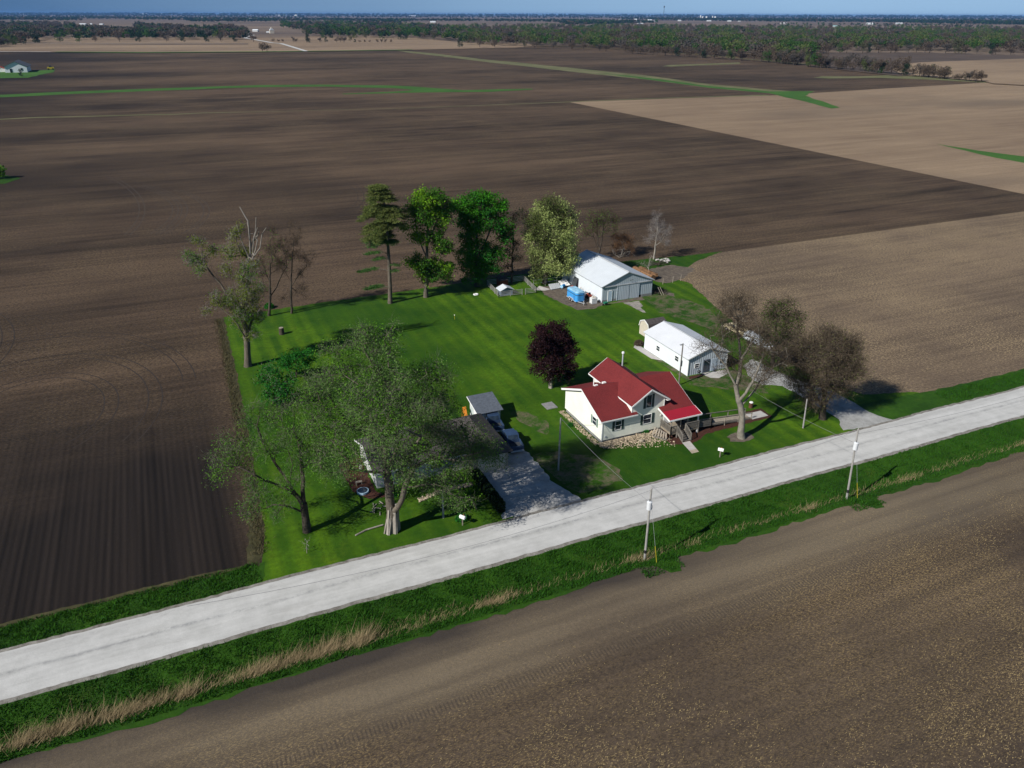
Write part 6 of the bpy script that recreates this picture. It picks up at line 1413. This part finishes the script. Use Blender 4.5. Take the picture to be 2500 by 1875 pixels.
tree('greening_tree', 'tall leafless tree with olive green top behind the big forked tree', (1668, 790), [[(1668, 790), l7(775, 730), l7(790, 620), l7(800, 500), l7(810, 380)], [l7(790, 640), l7(860, 520), l7(930, 420), l7(980, 350)], [l7(780, 660), l7(720, 540), l7(680, 430)]],
     [q7(820, 210, 110, 60, 0), q7(930, 170, 70, 40), q7(740, 300, 80, 70), q7(880, 320, 110, 70), q7(1040, 300, 60, 60), q7(800, 430, 120, 80), q7(960, 430, 100, 80), q7(700, 520, 80, 80), q7(860, 560, 110, 80), q7(1000, 560, 70, 60)],
     M_BARKD, .32, leafmat('dull_olive_leaf', (.035, .065, .012), (.075, .12, .02)), 2.3, 26, .6, .14, L_TWIG, 12, 1.2, rs=1.15, seed=62, mixleaf=leafmat('olive_leaf', (.03, .055, .01), (.06, .10, .015)))
tree('small_bare_tree', 'slim pale leafless tree in the grass between the boat and the gravel drive', (1669, 787), [[(1669, 787), (1672, 775), (1678, 760)], [(1670, 780), (1664, 766)]], [(1680, 756, 8, 8), (1664, 760, 6, 8)], M_BARKP, .1, None, 2, 0, .3, .1, L_TWIGG, 8, .7, seed=63, rootflare=False)
tree('bushy_tree', 'dense dark bushy tree with reddish brown twigs beside the right gravel drive', (1777, 905),
     [[(1777, 905), (1779, 880), (1781, 850), (1784, 820), (1786, 790)], [(1779, 885), (1760, 850), (1745, 820)], [(1780, 880), (1800, 845), (1825, 815)], [(1777, 900), (1790, 880), (1800, 860)], [(1781, 850), (1765, 800), (1760, 770)], [(1783, 840), (1815, 790), (1830, 760)]],
     [q7(1100, 580, 130, 70, 0), q7(1250, 560, 150, 70, 0), q7(1450, 500, 150, 60, 1), q7(1400, 600, 160, 80, 0), q7(1550, 600, 90, 90, 0), q7(1080, 720, 150, 90, 0), q7(1280, 720, 180, 90, -2), q7(1500, 740, 140, 100, 0), q7(1000, 680, 90, 80, 2), q7(1620, 760, 70, 80, 0), q7(1150, 860, 150, 80, 0), q7(1350, 870, 180, 90, -2), q7(1500, 900, 120, 90, 0), q7(1200, 980, 160, 70, -1), q7(1400, 1020, 140, 80, -1), q7(1120, 1060, 100, 60, -1), q7(1000, 1000, 80, 50, 0), q7(1250, 1130, 130, 60, -1), q7(1480, 1060, 60, 60, 0), q7(1180, 1180, 80, 50, -1), q7(940, 820, 100, 80, 1), q7(980, 600, 90, 80, 2), q7(1600, 660, 90, 80, 0), q7(1650, 850, 60, 80, 0), q7(1050, 900, 110, 90, -1), q7(1300, 450, 120, 50, 1)],
     M_BARKD, .40, L_TWIGOL, 2.3, 10, .8, .12, L_TWIG, 14, 1.4, rs=1.08, seed=64, bf=.22)

# ---- hedges and shrubs
def bush(name, label, boxes, mat, n, size, cat='hedge', seed=1, group=None):
    rg = np.random.default_rng(seed); P = []
    t = thing(name, label, cat, tuple(Vector(((boxes[0][0] + boxes[0][1]) / 2, (boxes[0][2] + boxes[0][3]) / 2, 0))), group)
    for (x0, x1, y0, y1, h) in boxes:
        q = rg.uniform(-1, 1, (n, 3)); m_ = np.max(np.abs(q[:, :]), axis=1, keepdims=True); q = q / m_ * rg.uniform(.75, 1.06, (n, 1))
        q[:, 2] = (q[:, 2] + 1) / 2; P.append(np.stack([(x0 + x1) / 2 + q[:, 0] * (x1 - x0) / 2, (y0 + y1) / 2 + q[:, 1] * (y1 - y0) / 2, q[:, 2] * h], 1))
    P = np.concatenate(P); V, Fc = leaf_quads(P, size, rg); np_obj('foliage', V, Fc, mat, t)
    m = MB()
    for (x0, x1, y0, y1, h) in boxes: m.box(x0 + .15, x1 - .15, y0 + .15, y1 - .15, 0, h - .15)
    m.build('branch_core', M_BARKD, t)
a = G(1036, 1028); b = G(1088, 1104)
bush('clipped_hedge', 'dark clipped hedge along the west edge of the left driveway', [(29.1, 29.95, 68.9, 76.8, 1.25)], L_HEDGE, 9000, .16, seed=3)
for k, (x_, y_, r_, lb) in enumerate([(19.5, 77.4, .8, 'low green shrub below the west windows of the ranch house'), (23.2, 77.6, .9, 'low green shrub at the middle of the ranch house front'), (26.6, 77.3, .8, 'low green shrub near the garage corner of the ranch house'), (24.8, 69.3, .7, 'small bright green shrub behind the left mailbox')]):
    rg = np.random.default_rng(k + 70); t = thing('shrub', lb, 'shrub', (x_, y_, 0)); q = rg.normal(0, 1, (1600, 3)); q /= np.linalg.norm(q, axis=1, keepdims=True); q *= rg.uniform(.6, 1, (1600, 1)) * r_; q[:, 2] = np.abs(q[:, 2]); V, Fc = leaf_quads(q + np.array([x_, y_, .05]), .17, rg); np_obj('foliage', V, Fc, L_SHRUB, t); MB().cyl((x_, y_, 0), (x_, y_, r_ * .5), .05).build('stem', M_BARKD, t)
for k, (p, lb) in enumerate([((1232, 920), 'small low shrub at the far end of the rock strip by the west gable'), ((1392, 935), 'small green shrub in the rocks in front of the farmhouse facade'), ((1380, 745), 'round brown leafless shrub at the north corner of the white metal shed'), ((582, 665), 'low green bush at the north lawn edge behind the leafless trees')]):
    g_ = G(*p); x_, y_ = g_.x, g_.y; r_ = (.35, .7, .9, 1.0)[k]; rg = np.random.default_rng(k + 80); t = thing('shrub', lb, 'shrub', (x_, y_, 0)); q = rg.normal(0, 1, (900, 3)); q /= np.linalg.norm(q, axis=1, keepdims=True); q *= rg.uniform(.6, 1, (900, 1)) * r_; q[:, 2] = np.abs(q[:, 2]); V, Fc = leaf_quads(q + np.array([x_, y_, .05]), .15, rg); np_obj('foliage', V, Fc, (L_SHRUB, L_SHRUB, L_TWIG, L_SHRUB)[k], t); MB().cyl((x_, y_, 0), (x_, y_, r_ * .5), .04).build('stem', M_BARKD, t)
# the tree cut by the left border of the view
tree('leafy_tree', 'leafy green tree on a weedy patch cut off by the left border', (-12, 386), [[(-12, 386), (-12, 376), (-11, 368)]], [(-12, 366, 13, 8, 0), (-7, 374, 10, 7, 0), (-20, 374, 12, 9, 0)], M_BARKD, .3, L_WILLOWG, .5, 90, 1.0, .45, None, 0, .6, seed=91)

# ------------------------------------------------------------------ far trees and woods
def far_proto(kind, rg, H_=12.0, W_=10.0, n=170, size=1.1, lowz=.42):
    """mesh arrays of a distant broadleaf tree: forked stems and a crown of loose leaf clumps"""
    T = []
    for k in range(rg.integers(7, 11)):
        c_ = np.array([rg.uniform(-.32, .32) * W_, rg.uniform(-.32, .32) * W_, H_ * rg.uniform(lowz, .85)]); r_ = W_ * rg.uniform(.16, .28)
        q = rg.normal(0, 1, (n // 7, 3)); q /= np.linalg.norm(q, axis=1, keepdims=True); T.append(c_ + q * r_ * rg.uniform(.55, 1.05, (n // 7, 1)) * np.array([1, 1, .85]))
    P = np.concatenate(T); V, Fc = leaf_quads(P, size, rg, 1.3)
    A = [np.array([0, 0, -.3]), np.array([0, 0, H_ * .25]), np.array([.3, 0, H_ * .55]), np.array([W_ * .2, W_ * .05, H_ * .7]), np.array([-W_ * .2, 0, H_ * .7]), np.array([0, -W_ * .2, H_ * .7])]
    V2, F2 = tubes(np.array(A), np.array([-1, 0, 1, 1, 1, 1]), np.array([.35, .3, .2, .12, .12, .12]), 4)
    return V, Fc, V2, F2


rg = np.random.default_rng(77)
PR = []
for mi in range(6):
    for v_ in range(2):
        V, Fc, V2, F2 = far_proto(mi, rg, 12.5, 11.5, 800 if v_ == 0 else 700, .52, .2); PR.append((mi, V, Fc, V2, F2))
MESH = []
for k, (mi, V, Fc, V2, F2) in enumerate(PR):
    o = np_obj('far_tree_mesh', np.concatenate([V, V2]), [Fc, F2 + len(V)], [FARL[mi], M_BARKD], None, fm=np.concatenate([np.zeros(len(Fc)), np.ones(len(F2))]))
    me = o.data; bpy.data.objects.remove(o); MESH.append((mi, me))
KN = {0: ('bare_tree', 'leafless brown tree in the front row of the far wood', 'leafless brown trees along the edge of the far wood'), 1: ('bare_tree', 'leafless grey tree in the front row of the far wood', 'leafless grey trees along the edge of the far wood'),
      2: ('green_tree', 'fresh green tree in the front row of the far wood', 'green trees along the edge of the far wood'), 3: ('pale_green_tree', 'pale yellow green tree in the front row of the far wood', 'pale green trees along the edge of the far wood'),
      4: ('dark_tree', 'dark green tree in the front row of the far wood', 'dark trees along the edge of the far wood'), 5: ('olive_tree', 'olive tinged tree in the front row of the far wood', 'olive trees along the edge of the far wood')}
def put_tree(x, y, s, mi, name=None, label=None, group=None, cat='tree', sz=None):
    c_ = [m for m in MESH if m[0] == mi]; me = c_[rg.integers(0, len(c_))][1]; nm, lb, gp = KN[mi]
    o = bpy.data.objects.new(name or nm, me); COL.objects.link(o); o.location = (x, y, 0); o.scale = (s, s, sz or s * rg.uniform(.85, 1.15)); o.rotation_euler = (0, 0, rg.uniform(0, 6.28))
    o['label'] = label or lb; o['category'] = cat; o['group'] = group or gp
    if label and not group: del o['group']
    return o


def along(pts, step_px, jit, smin, smax, wts, dz=0, **kw):
    """individual trees in a row along a line on the ground"""
    P = [G(*p) for p in pts]; n = 0
    for a, b in zip(P, P[1:]):
        L = (b - a).length; k = max(1, int(L / step_px))
        for i in range(k):
            q = a.lerp(b, (i + rg.uniform(.1, .9)) / k); put_tree(q.x + rg.normal(0, jit * .4), q.y + abs(rg.normal(0, jit)), rg.uniform(smin, smax), int(rg.choice(6, p=wts)), **kw); n += 1
    return n
cnt = 0
BR = [.5, .22, .1, .02, .06, .10]
cnt += along([(2134, 178), (2092, 176)], 2.6, 3, .6, .88, [.8, .06, 0, 0, 0, .14])
cnt += along([(2090, 175), (2062, 172)], 3.2, 2, .3, .55, [.6, 0, .1, 0, 0, .3])
cnt += along([(2056, 172), (1990, 166)], 3.2, 5, .75, 1.0, [.75, .05, .02, 0, 0, .18])
cnt += along([(1990, 166), (1880, 156), (1790, 148), (1674, 136)], 5.2, 8, .9, 1.3, BR)
cnt += along([(1674, 136), (1500, 124), (1356, 116)], 9.5, 8, 1.0, 1.35, BR)
cnt += along([(1356, 114), (1240, 107), (1100, 103), (973, 103)], 26, 6, 1.0, 1.4, [.55, .3, .05, 0, .02, .08])
cnt += along([(972, 88), (880, 86), (672, 83)], 40, 6, 1.1, 1.6, [.05, .05, .35, .1, .35, .1])
cnt += along([(581, 91), (290, 91), (95, 92), (38, 98)], 36, 6, 1.0, 1.6, [.3, .3, .08, .02, .28, .02])
cnt += along([(38, 99), (10, 96), (-20, 104)], 14, 6, .9, 1.5, [.3, .3, .2, .05, .1, .05])
cnt += along([(1774, 116), (1990, 115), (2200, 119), (2260, 122)], 14, 6, 1.0, 1.4, [.5, .35, .05, 0, .05, .05])
print('far individuals', cnt)
# shrubs and trees standing alone along the far hedge line
solo = [(590, 91, .55, 0), (602, 91, .5, 0), (611, 91, .5, 0), (634, 91.5, .7, 1), (640, 91.5, .6, 0), (666, 91.5, .8, 0), (691, 92, .75, 1), (703, 91, .8, 4), (727, 92, .75, 0), (736, 92, .95, 0), (744, 92, .85, 1), (757, 90, 1.0, 5), (768, 92, .55, 4), (777, 92, .5, 0), (788, 92, .45, 0), (799, 92, .4, 0), (815, 92.5, .5, 0), (824, 92.5, .5, 1), (833, 92.5, .5, 0), (845, 92.5, .45, 0)]
for px_, py_, s_, mi in solo:
    q = G(px_, py_); put_tree(q.x, q.y, s_ * 1.1, mi, name='hedgerow_tree', label='small bushy tree in the thin hedgerow crossing the far pale fields', group='hedgerow trees in the far pale fields')
q = G(663, 93.5); t_ = put_tree(q.x, q.y, 1.15, 4, name='evergreen_tree', label='dark dense upright evergreen beside the winding farm road', sz=2.2)
for px_, lb in ((567, 'leafless tree beside the pale far field, left one of a pair'), (577, 'leafless tree beside the pale far field, right one of a pair')):
    q = G(px_, 112); put_tree(q.x, q.y, 1.15, 0, label=lb)
q = G(47, 165.5); put_tree(q.x, q.y, .5, 4, label='small round tree in front of the white far left building')

def wood(name, label, poly, n, wts, smin, smax, seed, lod=60, size=1.9, leaf=None):
    """far wood that reads as one mass: many low-detail crowns in one mesh; density even across the wood's visible face"""
    r = np.random.default_rng(seed); xs = [p[0] for p in poly]; ys = [p[1] for p in poly]; VV = []; FF = []; FM = []; off = 0; k = 0
    def inside(x, y):
        c_ = False
        for (x0, y0), (x1, y1) in zip(poly, poly[1:] + poly[:1]):
            if (y0 > y) != (y1 > y) and x < (x1 - x0) * (y - y0) / (y1 - y0) + x0: c_ = not c_
        return c_
    protos = []
    for mi in range(6):
        V, Fc, V2, F2 = far_proto(mi, r, 12.5, 11.5, lod, size); protos.append((V, Fc))
    while k < n:
        x, y = r.uniform(min(xs), max(xs)), r.uniform(min(ys), max(ys))
        if not inside(x, y): continue
        q = G(x, y); s = r.uniform(smin, smax)
        w_ = np.array(wts, float); ph = math.sin(x * .045 + 1.3 * math.sin(y * .3)) ; w_[2:4] *= max(.15, 1 + 1.1 * ph); w_[0:2] *= max(.2, 1 - .9 * ph); w_ /= w_.sum()
        mi = int(r.choice(6, p=w_)); V, Fc = protos[mi]; a = r.uniform(0, 6.28); c_, s_ = math.cos(a), math.sin(a)
        Vn = V @ np.array([[c_, s_, 0], [-s_, c_, 0], [0, 0, 1]]) * np.array([s, s, s * r.uniform(.85, 1.15)]) + np.array([q.x, q.y, 0])
        VV.append(Vn); FF.append(Fc + off); FM.append(np.full(len(Fc), mi)); off += len(Vn); k += 1
    o = np_obj(name, np.concatenate(VV), np.concatenate(FF), FARL, None, fm=np.concatenate(FM)); o['kind'] = 'stuff'; o['label'] = label; o['category'] = 'wood'

wood('woodland', 'large mixed wood spreading across the far right', [(1000, 98), (1240, 103), (1356, 111), (1500, 118), (1674, 129), (1730, 134), (1774, 116), (1774, 110), (1990, 111), (2200, 115), (2330, 120), (2330, 68), (2200, 64), (1900, 63.5), (1600, 60), (1400, 57.5), (1230, 58), (1000, 60), (850, 68), (880, 82), (990, 90)], 5200, [.20, .20, .26, .22, .06, .06], 1.05, 1.5, 5, 110, 1.15)
wood('woodland', 'wood behind the winding farm road, centre left', [(672, 81), (880, 84), (990, 90), (1000, 66), (860, 52), (700, 48), (600, 52), (610, 64), (660, 70)], 1200, [.08, .12, .34, .12, .30, .04], 1.2, 1.6, 6, 70, 1.6)
wood('woodland', 'dark wood behind the far left pale field', [(-60, 98), (38, 94), (90, 88), (290, 87), (540, 87), (530, 66), (480, 60), (420, 64), (360, 60), (295, 55), (292, 68), (170, 66), (160, 56), (60, 50), (-60, 46)], 1400, [.22, .3, .06, .03, .36, .03], 1.15, 1.6, 7, 70, 1.6)
wood('tree_belt', 'dark tree belts on the far plain', [(-60, 45), (180, 47), (160, 42), (400, 46), (420, 50), (600, 49), (700, 46), (860, 52), (905, 47), (1200, 50), (1230, 57), (1330, 55), (1420, 52), (1420, 49.5), (1240, 45), (900, 44), (600, 40.5), (200, 37.5), (-60, 36.5)], 3000, [.03, .08, .06, .01, .80, .02], 1.2, 1.8, 8, 46, 2.6)
wood('tree_belt', 'dark wood line below the right horizon', [(1330, 42.5), (1480, 46), (1650, 48), (1900, 50), (2150, 55), (2330, 57), (2330, 48), (2000, 45), (1600, 41.5), (1330, 40.5)], 2800, [.04, .06, .04, .0, .84, .02], 1.3, 1.9, 9, 46, 2.8)
wood('tree_belt', 'scattered trees in front of the dark wood line at the right', [(1650, 55), (1720, 58), (1800, 60), (2000, 60), (2140, 66), (2150, 58), (1960, 53), (1830, 54), (1700, 52)], 130, [.2, .2, .1, .05, .4, .05], .9, 1.3, 10, 60, 2)
for sd, (yc, hh_, n) in enumerate(((38.6, 1.6, 1300), (35.8, .9, 1500), (34.2, .35, 1300))):
    sl_ = lambda x: (x - 1106) * .0032
    wood('horizon_trees', 'low blue line of trees along the horizon', [(x, yc + sl_(x) + hh_) for x in (-60, 500, 1106, 1700, 2280)] + [(x, yc + sl_(x) - hh_) for x in (2280, 1700, 1106, 500, -60)], n, [.0, .05, .04, .0, .9, .01], 1.5 + .9 * sd, 2.3 + 1.4 * sd, 20 + sd, 35, 3.2)

# ------------------------------------------------------------------ the air
hm = bpy.data.materials.new('haze'); hm.use_nodes = True; n_ = hm.node_tree; n_.nodes.clear()
ho = n_.nodes.new('ShaderNodeOutputMaterial'); pv = n_.nodes.new('ShaderNodeVolumePrincipled'); n_.links.new(pv.outputs[0], ho.inputs['Volume'])
pv.inputs['Color'].default_value = (.16, .36, .76, 1); pv.inputs['Density'].default_value = 3.2e-5; pv.inputs['Anisotropy'].default_value = 0.0
o = MB().box(-BIG - 500, BIG + 500, -BIG - 500, BIG + 500, -2.5, 72).build('haze', hm); o['kind'] = 'stuff'; o['label'] = 'thin blue haze over the plain'; o['category'] = 'haze'
